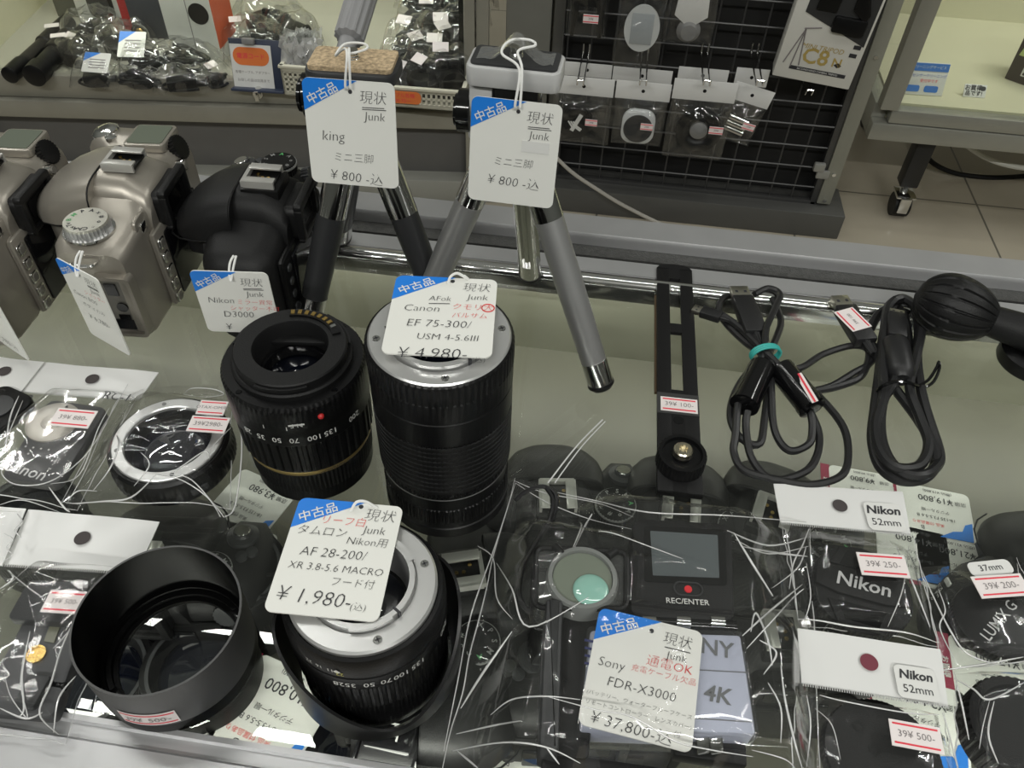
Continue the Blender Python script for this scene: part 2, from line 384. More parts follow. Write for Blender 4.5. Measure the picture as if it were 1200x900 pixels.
# ------------------------------------------------------------------ right showcase on casters
rs = thing('showcase', 'silver framed glass showcase with cream lining standing on casters', 'showcase', (.9, 1.9, FZ))
RF = mat('frame_silver_grey', (.36, .36, .32), .35, .45)
X0, Y0, ZB, ZT = .556, 1.68, -.497, -.428
WB('bottom_rail', RF, rs, (X0, 1.6, Y0, Y0+.03, ZB, ZB+.038), (X0+.03, 1.6, Y0+.002, Y0+.03, ZB+.040, ZT), bev=.002)
WB('side_rail', RF, rs, (X0, X0+.03, Y0+.031, 2.2, ZB, ZT))
WB('corner_post', RF, rs, (X0+.003, X0+.04, Y0-.002, Y0+.03, ZT, .5))
WB('deck', CREAM, rs, (X0+.031, 1.6, Y0+.031, 2.2, ZB, ZT+.004), bev=0)
WB('back_wall', CREAM, rs, (X0, 1.6, 2.2, 2.215, ZB, .5), bev=0)
WB('front_glass', GLASS, rs, (X0+.042, 1.6, Y0+.012, Y0+.016, ZT, .5), bev=0)
WB('side_glass', GLASS, rs, (X0+.012, X0+.016, Y0+.032, 2.19, ZT, .5), bev=0)
for q, (lx, ly) in enumerate(((.697, 1.735), (1.5, 1.735), (.697, 2.15))):
    b = MB(); b.bb(lx-.02, lx+.02, ly-.02, ly+.02, FZ+.075, ZB, bev=.004); lg = b.build('leg', mat('leg_black', (.015, .015, .015), .45), rs, world=True)
    b = MB(); b.cyl((lx-.018, ly-.01, FZ+.027), (lx+.018, ly-.01, FZ+.027), .027, n=28); wl = b.build('caster_wheel', RUB, lg, world=True)
    b = MB(); b.bb(lx-.012, lx+.012, ly-.042, ly-.034, FZ+.02, FZ+.06, bev=.003); b.cyl((lx, ly, FZ+.05), (lx, ly, FZ+.078), .010, n=16); b.bb(lx-.022, lx+.022, ly-.036, ly+.012, FZ+.054, FZ+.06, bev=.002)
    b.build('caster_fork', CHROME, lg, world=True)
b = MB(); b.tube([PY(1130, 168, 1.8), PY(1150, 182, 1.8), PY(1175, 192, 1.8), PY(1210, 198, 1.8), PY(1260, 200, 1.85)], .006, 8, sub=5)
props(b.build('power_cable', mat('cable_white', (.6, .6, .55), .5)), 'white cable drooping under the silver showcase', 'cable')
b = MB(); q = [P(1080, 172, -.62), P(1092, 190, -.66), P(1120, 203, FZ+.012), P(1165, 208, FZ+.006), P(1215, 205, FZ+.006)]
b.tube(q, .006, 8, sub=5); props(b.build('power_cable', BLKM), 'black cable lying on the floor beneath the silver showcase', 'cable')

# things inside the right showcase
def upright(px0, py0, px1, py1, px2, py2, Y):
    return PY(px0, py0, Y), PY(px1, py1, Y), PY(px2, py2, Y)
def small_sign(name, label, cat, TL, TR, BL, draw, mats, thick=.003):
    M, W, H = frame3(TL, TR, BL)
    r = bpy.data.objects.new(name, None)
    b = MB(); b.box(W, H, thick, M @ T(0, 0, -thick/2), 0, thick*.3); draw(b, M, W, H)
    bpy.data.objects.remove(r); o = b.build(name, mats); return props(o, label, cat)
sgY = 1.722
BL_ = P(1056, 110, ZT+.005); BR_ = P(1103, 113, ZT+.005)
def d1(b, M, W, H):
    b.box(W*.98, H*.24, .0006, M @ T(0, H*.36, .0004), 1)
    b.text('クリーニングサービス', W*.085, M @ T(0, H*.36, .0009), 0)
    b.text('センサークリーニング', W*.085, M @ T(W*.06, H*.10, .0006), 2)
    b.text('受付中です', W*.09, M @ T(W*.08, -H*.06, .0006), 3)
    for sx in (-.28, .18): b.prism(rrect(W*.34, H*.2, H*.06, cx=W*sx, cy=-H*.3), .0002, .0009, M, 1)
small_sign('sign', 'small blue and white service sign standing at the front of the cream showcase', 'sign', BL_+Vector((0, .02, .062)), BR_+Vector((0, .02, .062)), BL_, d1, [WHT, mat('sign_blue', (.05, .2, .62), .5), mat('sign_blue_ink', (.05, .12, .5), .5), REDLINE])
BL_ = P(1128, 113, ZT+.005); BR_ = P(1154, 115, ZT+.005)
def d2(b, M, W, H):
    b.text('お買得', W*.26, M @ T(-W*.1, H*.2, .0006), 1, .02); b.text('品です!', W*.24, M @ T(-W*.05, -H*.22, .0006), 1, .02)
    b.prism(rrect(W*.25, H*.35, W*.1, cx=W*.33, cy=H*.2), .0002, .0008, M, 1)
small_sign('label_card', 'tiny white card with black lettering lying at the glass of the cream showcase', 'label', BL_+Vector((0, .014, .022)), BR_+Vector((0, .014, .022)), BL_, d2, [WHT, INK])
bx = thing('product_box', 'dark brown box with pale green lettering inside the cream showcase', 'box', P(1200, 92, ZT+.004), radians(-38))
b = MB(); b.bb(-.03, .10, -.035, .035, 0, .12, bev=.002); b.build('carton', mat('carton_dark', (.045, .035, .03), .5), bx)
b = MB(); Mx = T(.035, -.0356, .07, rx=pi/2); b.text('DATA', .045, Mx, 0, .02, .2); b.text('BOX', .028, Mx @ T(-.01, -.045, 0), 1); b.build('lettering', [mat('lime_print', (.55, .65, .25), .5), WHT], bx)
# ------------------------------------------------------------------ hanging bags on the rack
FILM2 = clear('shiny_film', (.97, .97, .97), .09, 1.6, 1.7, .012)
CLR = mat('frosted_plastic', (.62, .64, .64), .4)
def crumple(n, w, h, amp, seed, bulge, sx=0, sz=0):
    """vertical film pouch in local x (width) / z (down), bulging towards -y"""
    def f(side):
        def g(u, v):
            x = (u-.5)*w; z = -v*h
            e = min(u, 1-u, v*1.2, (1-v))*4; e = max(0, min(1, e))
            nz = (abs(noise.noise((x*30+seed, z*30, seed*1.7)))*.9 + .9*noise.voronoi(Vector((x*45+seed, z*38, seed)))[0][0])*amp
            return (x*(1+.05*noise.noise((seed, z*20, 1))) + sx*v, side*(bulge*e**.6 + nz*(.3+e)), z + sz*(u-.5))
        return g
    b = MB(); b.grid(n, n, f(-1)); b.grid(n, n, f(.35)); return b
HOOKS = []
def hook(x, y0, z, L=.10, name='rack_hook'):
    """prong hook on the grid: two rods with upturned tips"""
    b = MB()
    for dx in (-.006, .006):
        b.tube([(x+dx, 1.640, z+.018), (x+dx, 1.632, z+.018), (x+dx, 1.630, z), (x+dx, y0, z), (x+dx, y0-.006, z+.012)], .0016, 6)
    b.tube([(x-.006, y0-.006, z+.012), (x+.006, y0-.006, z+.012)], .0016, 6)
    o = b.build(name, CHROME, rack, world=True); return o
def hang_bag(cpx, label, Y, cardpx, bag_h, fill, seed, tilt=0, group=None, film_w=1.0):
    label = label
    """cardpx = (x0,y0,x1,y1) pixel box of the header card"""
    x0, y0, x1, y1 = cardpx
    TL = PY(x0, y0, Y); TR = PY(x1, y0+(x1-x0)*.07, Y); BL = PY(x0, y1, Y)
    W = (TR-TL).length; H = abs(BL.z-TL.z)
    c = (TL+TR)*.5
    r = thing('hanging_bag', label, 'bag', (c.x, Y, c.z), 0, group)
    r.matrix_basis = Matrix.Translation((c.x, Y, c.z)) @ Matrix.Rotation(tilt, 4, 'Y')
    b = MB(); b.bb(-W/2, W/2, -.0008, .0008, -H, 0, bev=.0004)
    b.cyl((0, -.0011, -H*.5), (0, .0011, -H*.5), .0035, n=12, mi=1)
    b.build('header_card', [PAPER, BLKM], r)
    fb = crumple(26, W*film_w, bag_h, .008, seed, .016); fb.build('film', FILM, r, M=T(0, 0, -H*.96))
    if fill: fill(r, W, H, bag_h)
    return r
def st_small(b, x, y, z, w, h, mi=0, mi2=1):
    b.bb(x-w/2, x+w/2, y-.0006, y, z-h/2, z+h/2, mi)
    for s in (-.34, .34): b.bb(x-w/2, x+w/2, y-.0010, y-.0004, z+h*s-h*.05, z+h*s+h*.05, mi2)
def price_small(r, x, y, z, w=.024, h=.014, txt='39¥'):
    b = MB(); st_small(b, x, y, z, w, h); b.text(txt, h*.4, T(x, y-.0008, z, rx=pi/2), 2)
    b.build('price_sticker', [STICK, REDLINE, GREYINK], r)
def fill_cap(r, W, H, bh, white=True):
    b = MB(); b.lathe([(.0, -.006), (.034, -.006), (.036, -.004), (.036, .006), (0, .006)], 48, T(-.012, -.004, -H-bh*.52, rx=pi/2), 0, cap0=False, cap1=False)
    Mx = T(-.012, -.0111, -H-bh*.52, rx=pi/2)
    b.box(.008, .040, .0006, Mx @ T(.004, 0, 0, rz=-.45), 1); b.box(.007, .02, .0006, Mx @ T(.006, -.010, .0001, rz=1.0), 1)
    for k in range(3): b.box(.003, .016, .0006, Mx @ T(-.008+.005*k, -.004, .0002, rz=.6), 1)
    b.build('body_cap', [BLK, WHT], r); price_small(r, .022, -.0245, -H-bh*.42)
def fill_round(r, W, H, bh):
    b = MB(); b.prism(rrect(.066, .072, .022), -.005, .005, T(-.0, -.003, -H-bh*.56, rx=pi/2), 0, bev=.002); b.build('clear_case', CLR, r)
    b = MB(); b.lathe([(0, 0), (.029, 0), (.029, .003), (0, .003)], 40, T(0, -.008, -H-bh*.58, rx=pi/2), 0, cap0=False, cap1=False); b.build('lens_cap', DGR, r)
    price_small(r, .016, -.0245, -H-bh*.44)
def fill_ring(r, W, H, bh):
    b = MB(); b.lathe([(.018, -.006), (.042, -.008), (.045, -.004), (.045, .007), (.030, .007), (.020, .0), (.018, -.006)], 56, T(.004, .002, -H-bh*.50, rx=pi/2), 0, cap0=False, cap1=False); b.build('lens_hood', BLK, r)
    b = MB(); b.lathe([(0, 0), (.0175, 0), (.0175, .006), (.010, .010), (0, .011)], 32, T(.004, .004, -H-bh*.50, rx=pi/2), 0, cap0=False, cap1=False); b.build('cap_knob', GREY, r)
    price_small(r, .034, -.0265, -H-bh*.36, .027, .016)
def fill_metal(r, W, H, bh):
    b = MB()
    for k in range(3): b.cyl((-.024, -.004, -H-bh*(.38+.14*k)), (.016, -.004, -H-bh*(.38+.14*k)-.004), .0055, n=14)
    b.build('adapter_pin', CHROME, r); price_small(r, .015, -.026, -H-bh*.38)
for cx in (685, 756, 828, 888):
    p = PY(cx-2, 84, 1.56); hook(p.x, 1.49, p.z+.006)
GB = 'spare bags hanging behind the front ones on the rack hooks'
hang_bag(0, 'bag with plain white header, hanging behind the bag with the white figure cap', 1.595, (660, 72, 718, 88), .10, None, 3.1, group=GB)
hang_bag(0, 'bag with plain white header, hanging behind the clear round case on the rack', 1.595, (719, 78, 789, 95), .10, None, 4.1, group=GB)
hang_bag(0, 'bag with plain white header, hanging behind the large black ring on the rack', 1.595, (796, 78, 855, 95), .10, None, 5.1, group=GB)
hang_bag(0, 'narrow white header card hanging behind the bag of metal pins on the rack', 1.595, (864, 79, 903, 100), .09, None, 6.1, group=GB)
GF = 'accessory bags in front on the rack hooks'
hang_bag(0, 'hanging bag holding a black round cap printed with a white figure', 1.53, (650, 88, 721, 109), .105, fill_cap, 1.3, group=GF)
hang_bag(0, 'hanging bag holding a grey lens cap in a clear rounded case', 1.53, (723, 94, 788, 115), .098, fill_round, 7.3, group=GF, film_w=.95)
hang_bag(0, 'hanging bag holding a large black ring shaped hood, biggest bag on the rack', 1.525, (791, 92, 866, 116), .125, fill_ring, 2.3, group=GF)
hang_bag(0, 'small tilted hanging bag holding three shiny metal pins', 1.54, (862, 100, 911, 121), .085, fill_metal, 9.3, tilt=.22, group=GF)
# upper row, their cards above the frame
def fill_a(r, W, H, bh):
    b = MB(); b.prism([(-.03, -.055), (-.022, -.055), (-.016, .0), (.016, .0), (.022, -.055), (.03, -.055), (.034, .07), (-.034, .07)], -.006, .006, T(0, 0, -H-bh*.62, rx=pi/2), 0, bev=.002); b.build('clip_holder', BLK, r)
    price_small(r, .008, -.026, -H-bh*.70, .028, .016)
def fill_b(r, W, H, bh):
    b = MB(); b.lathe([(0, -.006), (.034, -.006), (.036, 0), (.036, .005), (0, .006)], 48, T(.004, -.006, -H-bh*.62, rx=pi/2, rz=0) @ Matrix.Diagonal((.9, 1.18, 1, 1)), 0, cap0=False, cap1=False)
    b.box(.040, .056, .0008, T(.004, -.0125, -H-bh*.62, rx=pi/2), 1, .0003)
    b.build('frosted_cap', [CLR, mat('frosted_inner', (.38, .41, .43), .5)], r)
def fill_c(r, W, H, bh):
    b = MB(); b.lathe([(0, 0), (.020, 0), (.022, .008), (.014, .02), (0, .022)], 32, T(0, .006, -H-bh*.84, rx=pi/2), 0, cap0=False, cap1=False); b.build('grey_cap', GREY, r)
    b = MB(); b.prism([(-.03, .0), (0, -.022), (.03, 0), (.026, .05), (-.026, .05)], -.004, .004, T(0, -.004, -H-bh*.66, rx=pi/2), 0, bev=.001); b.build('white_insert', WHT, r)
hang_bag(0, 'hanging bag with a black forked clip at the top left of the rack', 1.55, (672, -78, 722, -60), .155, fill_a, 11.3)
hang_bag(0, 'crumpled hanging bag holding an oval frosted white lens cap', 1.535, (735, -80, 795, -60), .21, fill_b, 12.7)
hang_bag(0, 'crumpled clear hanging bag with white insert at the top right of the hooks', 1.545, (795, -75, 858, -55), .155, fill_c, 13.9)
# empty hook low on the right of the rack
p = PY(945, 96, 1.60); hook(p.x, 1.555, p.z-.004)

# tripod carton hanging on the rack's right post
TLb, TRb, BLb = PY(958, -70, 1.56), PY(1060, -52, 1.545), PY(942, 91, 1.56)
M_, W_, H_ = frame3(TLb, TRb, BLb)
tb = thing('tripod_carton', 'white tripod carton with angled window and gold lettering, hanging by the rack', 'box')
tb.matrix_basis = M_
b = MB(); b.bb(-W_/2, W_/2, -H_/2, H_/2, -.05, 0, bev=.002); b.build('carton', mat('carton_white', (.70, .69, .64), .5), tb)
b = MB(); b.prism([(-W_*.33, H_*.5), (W_*.47, H_*.5), (W_*.47, -H_*.16), (-W_*.36, H_*.02)], .0004, .0012, I4, 0); b.build('window', mat('window_dark', (.05, .05, .05), .12), tb)
b = MB(); b.prism([(-W_*.22, H_*.5), (W_*.05, H_*.5), (W_*.0, H_*.06), (-W_*.25, H_*.06)], .0012, .008, I4, 0, bev=.002)
b.prism([(W_*.17, H_*.5), (W_*.34, H_*.5), (W_*.32, H_*.2), (W_*.40, H_*.08), (W_*.36, H_*.02), (W_*.18, H_*.10)], .0012, .009, I4, 0, bev=.002)
b.prism(rrect(W_*.4, H_*.12, .005, cx=W_*.2, cy=-H_*.02), .0012, .01, I4, 0, bev=.002)
b.build('tripod_head', BLK, tb)
b = MB(); b.text('C8', W_*.28, T(-W_*.05, -H_*.30, .0006), 0, .018); b.text('N', W_*.16, T(W_*.23, -H_*.315, .0006), 0, .018)
b.text('MINI TRIPOD', W_*.09, T(-.0, -H_*.225, .0006), 0, 0, .2)
b.box(W_*.72, H_*.028, .0006, T(.005, -H_*.405, .0004), 1); b.text('SECONDHAND CAMERA TRIPOD', W_*.035, T(.005, -H_*.405, .0009), 2)
for k, (dx, dy) in enumerate(((.40, -.17), (.385, -.235))): b.box(W_*.09, H_*.03, .0006, T(W_*dx, H_*dy, .0004), 1)
b.prism([(W_*.20, -H_*.33), (W_*.25, -H_*.31), (W_*.30, -H_*.33), (W_*.25, -H_*.35)], .0003, .0006, I4, 1)
for (x0, y0, x1, y1) in ((-.28, -.10, -.42, -.38), (-.28, -.10, -.22, -.38), (-.28, -.10, -.32, -.40), (-.30, -.10, -.10, -.075)):
    b.cyl((W_*x0, H_*y0, .0004), (W_*x1, H_*y1, .0004), .0012, n=6, mi=3)
b.build('printing', [mat('carton_gold', (.45, .33, .10), .5), INK, WHT, GREYINK], tb)

# ------------------------------------------------------------------ contents of the left showcase
rnd = random.Random(5)
def lump_film(r, w, d, h, seed, amp=.012, n=30):
    def g(u, v):
        x = (u-.5)*w; y = (v-.5)*d; q = max(0, 1-((u-.5)*2)**4)*max(0, 1-((v-.5)*2)**4)
        nz = abs(noise.noise((x*28+seed, y*28, seed)))*.9+1.1*noise.voronoi(Vector((x*42+seed, y*36, seed)))[0][0]
        return (x+.006*noise.noise((y*40, seed, 0)), y+.006*noise.noise((x*40, seed, 5)), .0015 + (h*q**.5) + amp*nz*(.3+q))
    b = MB(); b.grid(n, n, g); return b.build('film', FILM2, r, angle=25)
def acc_shape(kind, w, d, h, seed):
    b = MB(); R = random.Random(seed)
    if kind == 'cable':
        pts = []
        for k in range(40):
            a = k*.55; rr = .5*(.75+.2*sin(k*1.3+seed))
            pts.append((w*rr*cos(a)*.8, d*rr*sin(a)*.8, .006+h*.7*(k/40)+.003*sin(k)))
        b.tube(pts, .004, 6, sub=2); b.box(w*.3, .018, .012, T(w*.1, -d*.25, h*.6, rz=.5), 0, .002); b.box(w*.28, .018, .012, T(-w*.2, d*.15, h*.55, rz=-.7), 0, .002)
    elif kind == 'adapter':
        b.box(w*.55, d*.6, h*.7, T(-w*.05, 0, h*.36, rz=.3), 0, .004); b.cyl((w*.22, 0, h*.3), (w*.40, d*.06, h*.3), h*.22, n=14)
        b.tube([(-w*.3, d*.1, h*.3), (-w*.42, -d*.2, h*.2), (-w*.1, -d*.42, h*.15), (w*.3, -d*.35, h*.2)], .003, 6, sub=5)
    elif kind == 'finder':
        b.box(w*.6, d*.5, h*.6, T(0, 0, h*.31, rz=-.2), 0, .006); b.lathe([(h*.25, 0), (h*.36, .0), (h*.36, d*.28), (h*.2, d*.28)], 20, T(0, -d*.2, h*.4, rx=pi/2), 0); b.box(w*.25, d*.3, h*.3, T(w*.1, .0, h*.75), 0, .003)
    elif kind == 'cap':
        b.lathe([(0, 0), (w*.36, 0), (w*.38, h*.2), (w*.38, h*.5), (w*.30, h*.62), (0, h*.62)], 32, I4, 0, cap0=False, cap1=False)
        b.box(w*.3, d*.1, h*.2, T(0, d*.12, h*.66), 0, .002)
    return b
def bagged(px, py, w, d, h, kind, label, rz=0, tagged=None, seed=1, z=None, group=None, name='bagged_accessory', price=None, m=None):
    p = P(px, py, z if z is not None else DKZ)
    r = thing(name, label, 'accessory', p, rz, group)
    acc_shape(kind, w*.9, d*.9, h*.9, seed).build({'cable': 'cable_coil', 'adapter': 'power_adapter', 'finder': 'viewfinder', 'cap': 'black_cap'}[kind], m or BLK, r)
    lump_film(r, w, d, h, seed)
    if tagged:
        b = MB(); tw, th, tx, ty, ta = tagged
        Mx = T(tx, ty, h*1.12+.006, rx=.55, rz=ta)
        b.prism(rrect(tw, th, .003), 0, .0008, Mx, 0); b.prism([(-tw/2, th/2), (tw*.1, th/2), (-tw/2, th*.05)], .0008, .0011, Mx, 1)
        for k in range(4): b.box(tw*.6, th*.04, .0003, Mx @ T(.002, th*(.15-.14*k), .001), 2)
        b.build('paper_tag', [CARD, BLUE, GREYINK], r)
    if price:
        b = MB(); x, y = price; b.box(.026, .016, .0006, T(x, y, h*1.15+.004, rx=.4), 0); b.build('price_sticker', [STICK], r)
    return r
GH = 'bagged accessories heaped in the left showcase'
bagged(112, 47, .13, .11, .055, 'finder', 'bagged black accessory at the back of the heap beside the dark tubes', .3, None, 3, group=GH)
bagged(100, 74, .12, .09, .045, 'adapter', 'bagged black accessory beside the flat tubes, with pale price label', -.4, None, 8, group=GH, price=(-.02, .0))
bagged(148, 62, .12, .12, .055, 'cap', 'bagged round black cap in the middle of the showcase heap', .2, None, 13, group=GH)
bagged(118, 97, .10, .07, .035, 'adapter', 'bagged adapter with a white and blue tag at the front glass', .1, (.055, .045, .008, -.004, -.05), 18, group=GH)
bagged(176, 84, .12, .10, .045, 'cable', 'bagged black cable under a tilted white tag', .5, (.055, .06, -.02, .012, -.35), 23, group=GH)
bagged(166, 103, .13, .06, .03, 'cable', 'flat bagged cable with bright wrinkles lying against the front glass', 0, None, 28, group=GH)
bagged(222, 80, .15, .10, .045, 'cable', 'bagged cable coil in front of the white and orange box', -.2, None, 33, group=GH)
bagged(218, 103, .12, .06, .035, 'adapter', 'bagged adapter at the front glass left of the orange sign', .2, None, 38, group=GH)
bagged(256, 98, .07, .06, .03, 'adapter', 'dark bagged piece tucked beside the orange sign', 1.1, None, 43, group=GH, price=(.0, .01))
bagged(300, 62, .14, .12, .06, 'finder', 'bagged black accessory behind the orange sign', .4, None, 48, group=GH, price=(-.03, .01))
bagged(318, 40, .15, .13, .075, 'cap', 'large bagged black accessory with white stickers at the back, right of the box', -.2, None, 53, group=GH, price=(.02, .01))
bagged(345, 48, .11, .11, .06, 'adapter', 'bagged black accessory behind the small white basket', .7, None, 58, group=GH)
# two long dark tubes
for k, (a, bp, lab) in enumerate((((10, 88), (80, 24), 'long black tube lying along the showcase side wall'), ((40, 92), (84, 46), 'thicker black tube with a white sticker lying beside the wall tube'))):
    A, Bq = P(*a, DKZ+.02), P(*bp, DKZ+.02); L = (Bq-A).length
    r = thing('monopod_tube', lab, 'tube', (A.x, A.y, DKZ)); r0 = .018 if k == 0 else .024
    Mx = Matrix.Translation((0, 0, r0)) @ align((0, 0, 0), Vector((Bq.x-A.x, Bq.y-A.y, 0)))
    b = MB(); b.lathe([(r0*.7, 0), (r0*.95, .003), (r0*.95, L*.2), (r0*.8, L*.21), (r0*.8, L*.55), (r0, L*.56), (r0, L-.003), (r0*.8, L)], 28, Mx); b.build('tube', BLK, r)
    b = MB(); b.box(.03, .02, .0008, Matrix.Translation((0, 0, 2*r0+.001)) @ T((Bq.x-A.x)*.75, (Bq.y-A.y)*.75, 0, rz=.5)); b.build('price_sticker', STICK, r)
# cartons at the back
def carton(px, py, w, d, h, rz, label, mats, draw=None, name='product_box', cat='box'):
    r = thing(name, label, cat, P(px, py, DKZ), rz)
    b = MB(); b.bb(-w/2, w/2, -d/2, d/2, 0, h, bev=.0015)
    if draw: draw(b, w, d, h)
    b.build('carton', mats, r); return r
def dS(b, w, d, h):
    b.bb(w/2-.0005, w/2+.0008, -d/2+.002, d/2-.002, .03, h-.002, 1)
    b.text('SONY', .026, T(-w*.22, -d/2-.0006, h*.80, rx=pi/2), 3, .02); b.text('50 mm', .012, T(w*.28, -d/2-.0006, h*.80, rx=pi/2), 3)
    b.bb(-w*.01, w*.01, -d/2-.0006, -d/2, .0, h, 3) if False else None
    b.lathe([(0, 0), (.022, 0), (.022, .001), (0, .001)], 24, T(w*.24, -d/2-.0002, h*.45, rx=pi/2), 2, cap0=False, cap1=False)
    b.box(.0015, .0006, h, T(w*.02, -d/2-.0002, h/2), 3)
carton(243, 60, .11, .10, .23, .02, 'white lens box with orange side panel standing in the left showcase', [mat('box_white', (.82, .82, .78), .5), mat('box_orange', (.62, .10, .03), .5), BLK, GREYINK], dS)
carton(200, 36, .13, .09, .20, .1, 'dark blue grey case standing left of the white and orange box', [mat('case_navy', (.045, .05, .065), .5)], None, 'hard_case', 'case')
def dR(b, w, d, h): b.bb(-w*.32, w*.3, -d/2-.0008, -d/2, .012, h*.62, 1); b.bb(-w*.45, w*.45, -d/2-.0005, -d/2, h*.64, h*.98, 2)
carton(166, 38, .075, .04, .20, -.15, 'clear blister pack with a red card standing in the left showcase', [mat('blister_white', (.60, .60, .58), .3), mat('pack_red', (.42, .02, .02), .4), mat('pack_pale', (.5, .45, .42), .3)], dR, 'blister_pack', 'pack')
def dW(b, w, d, h):
    b.prism(rrect(w*.55, h*.9, .016), 0, .006, T(w*.1, -d/2, h*.55, rx=pi/2), 1, bev=.002); b.prism(rrect(w*.42, h*.8, .012), .006, .008, T(w*.1, -d/2, h*.56, rx=pi/2), 2)
carton(130, 26, .13, .05, .20, -.2, 'white pack holding a black rounded device, left of the red blister', [WHT, BLKG, DGR], dW, 'blister_pack', 'pack')
carton(88, 15, .06, .05, .20, .1, 'dark olive grey box at the far left back of the showcase', [mat('box_olive', (.10, .10, .075), .5)], None)
# key ring item
r = thing('metal_charm', 'small shiny ring charm hanging at the red blister pack', 'charm', P(168, 50, DKZ))
b = MB(); b.tube([(.018*cos(k*pi/8), 0, .022+.018*sin(k*pi/8)) for k in range(16)], .003, 8, closed=True); b.build('ring', CHROME, r)
b = MB(); b.sphere(.011, T(0, 0, .022), 0, sc=(1, .5, 1)); b.build('disc', GOLD, r)
# orange sign on a dark blue stand
BL_, BR_ = P(277, 103, DKZ), P(324, 106, DKZ)
TLs = BL_+Vector((-.004, .02, .085)); TRs = BR_+Vector((-.004, .02, .085))
M_, W_, H_ = frame3(TLs, TRs, BL_)
so = thing('price_sign', 'white sign with an orange band clipped on a navy stand', 'sign'); so.matrix_basis = M_
b = MB(); b.bb(-W_*.52, W_*.78, -H_*.52, H_*.62, -.006, -.001, bev=.001); b.bb(-W_*.52, W_*.78, -H_*.52, -H_*.46, -.004, .02, bev=.001); b.build('stand', mat('stand_navy', (.03, .04, .075), .5), so)
b = MB(); b.bb(-W_/2, W_/2, -H_/2, H_/2, 0, .001); b.prism(rrect(W_*.88, H_*.40, H_*.19, cy=H_*.24), .001, .0016, I4, 1)
b.text('電源コード', W_*.14, T(0, H_*.24, .0018), 2, .01); b.text('各種ケーブル, アダプター', W_*.075, T(0, -H_*.12, .0012), 3); b.text('お探しの品は店員まで', W_*.08, T(0, -H_*.30, .0012), 3)
b.build('sign_card', [WHT, mat('sign_orange', (.78, .20, .05), .5), REDLINE, GREYINK], so)
b = MB(); b.bb(-.012, .012, -.003, .008, 0, .012, bev=.001, M=T(0, H_*.56, 0)); b.build('clip', GREY, so)
# white baskets
def basket(name, label, A, Bp, depth, h, cat='basket', wall=.003):
    x = (Bp-A); x.z = 0; L = x.length; rz = atan2(x.y, x.x)
    r = thing(name, label, cat, (A.x, A.y, DKZ), rz)
    m = mat('basket_cream', (.62, .60, .50), .5)
    b = MB(); b.bb(0, L, 0, depth, 0, .003)
    b.build('bottom', m, r)
    def side(M, w):
        b = MB(); nx = max(3, int(w/.0105)); nz = max(2, int(h*.72/.0105)); ex = (w-.006)/nx
        b.bb(0, w, 0, wall, 0, .007); b.bb(0, w, 0, wall, h*.80, h); b.bb(0, .003, 0, wall, 0, h); b.bb(w-.003, w, 0, wall, 0, h)
        for i in range(nx+1): b.bb(.003+ex*i-.0022, .003+ex*i+.0022, 0, wall, .007, h*.8)
        for j in range(nz+1): z = .007+(h*.8-.007)*j/nz; b.bb(.003, w-.003, 0, wall, z-.002, z+.002)
        b.bb(-.003, w+.003, -.004, wall+.002, h-.004, h+.002, bev=.001)
        b.build('lattice_wall', m, r, M=M)
    side(I4, L); side(T(0, depth-wall, 0), L); side(T(wall, 0, 0, rz=pi/2), depth); side(T(L, 0, 0, rz=pi/2), depth)
    return r, L
bk, bl = basket('plastic_basket', 'small cream plastic basket stuffed with empty clear bags', P(334, 111, DKZ), P(372, 114, DKZ), .10, .062)
cr = thing('clear_bags', 'crumpled clear bags bunched up in the small cream basket', 'bags', (0, 0, 0)); cr.matrix_basis = bk.matrix_basis @ T(bl/2, .05, .01)
WF = clear('white_film', (.9, .9, .9), .12, 1.5, 1.8, .35, .3, 60, milkcol=(.85, .85, .85))
for k in range(5):
    def g(u, v, k=k):
        a = u*2*pi; rr = .026*sin(pi*min(v*1.25, 1)*.5+.2)+.014*noise.noise((cos(a)*2+k, sin(a)*2, v*5+k)); 
        return (rr*cos(a)+.008*(k-2), rr*sin(a)*1.3, .004+v*.088+.028*noise.noise((cos(a)*3, sin(a)*3+k, v*4)))
    b = MB(); b.grid(20, 12, g); b.build('film', WF, cr)
bk2, bl2 = basket('plastic_basket', 'large cream plastic basket heaped with bagged accessories behind the mini tripods', P(440, 123, DKZ), P(543, 131, DKZ), .42, .042)
b = MB(); b.prism(rrect(.085, .026, .010), 0, .001, T(bl2*.30, -.0052, .024, rx=pi/2), 0); b.text('ケーブル各種', .010, T(bl2*.30, -.0065, .028, rx=pi/2), 1); b.text('¥500 均一', .010, T(bl2*.30, -.0065, .017, rx=pi/2), 1)
b.build('orange_label', [mat('sign_orange', (.78, .20, .05), .5), REDLINE], bk2)
R2 = random.Random(21)
kinds = ['adapter', 'cable', 'finder', 'cap']
spots = []
for j, yy in enumerate((.06, .14, .22, .30, .38)):
    for i in range(3):
        spots.append((bl2*(.18+.32*i)+R2.uniform(-.01, .01), yy+R2.uniform(-.01, .01), .004 + .012*j, j))
desc = ['in the front row', 'in the second row', 'in the middle row', 'in the fourth row', 'in the back row']
sides = ['at the left', 'in the centre', 'at the right']
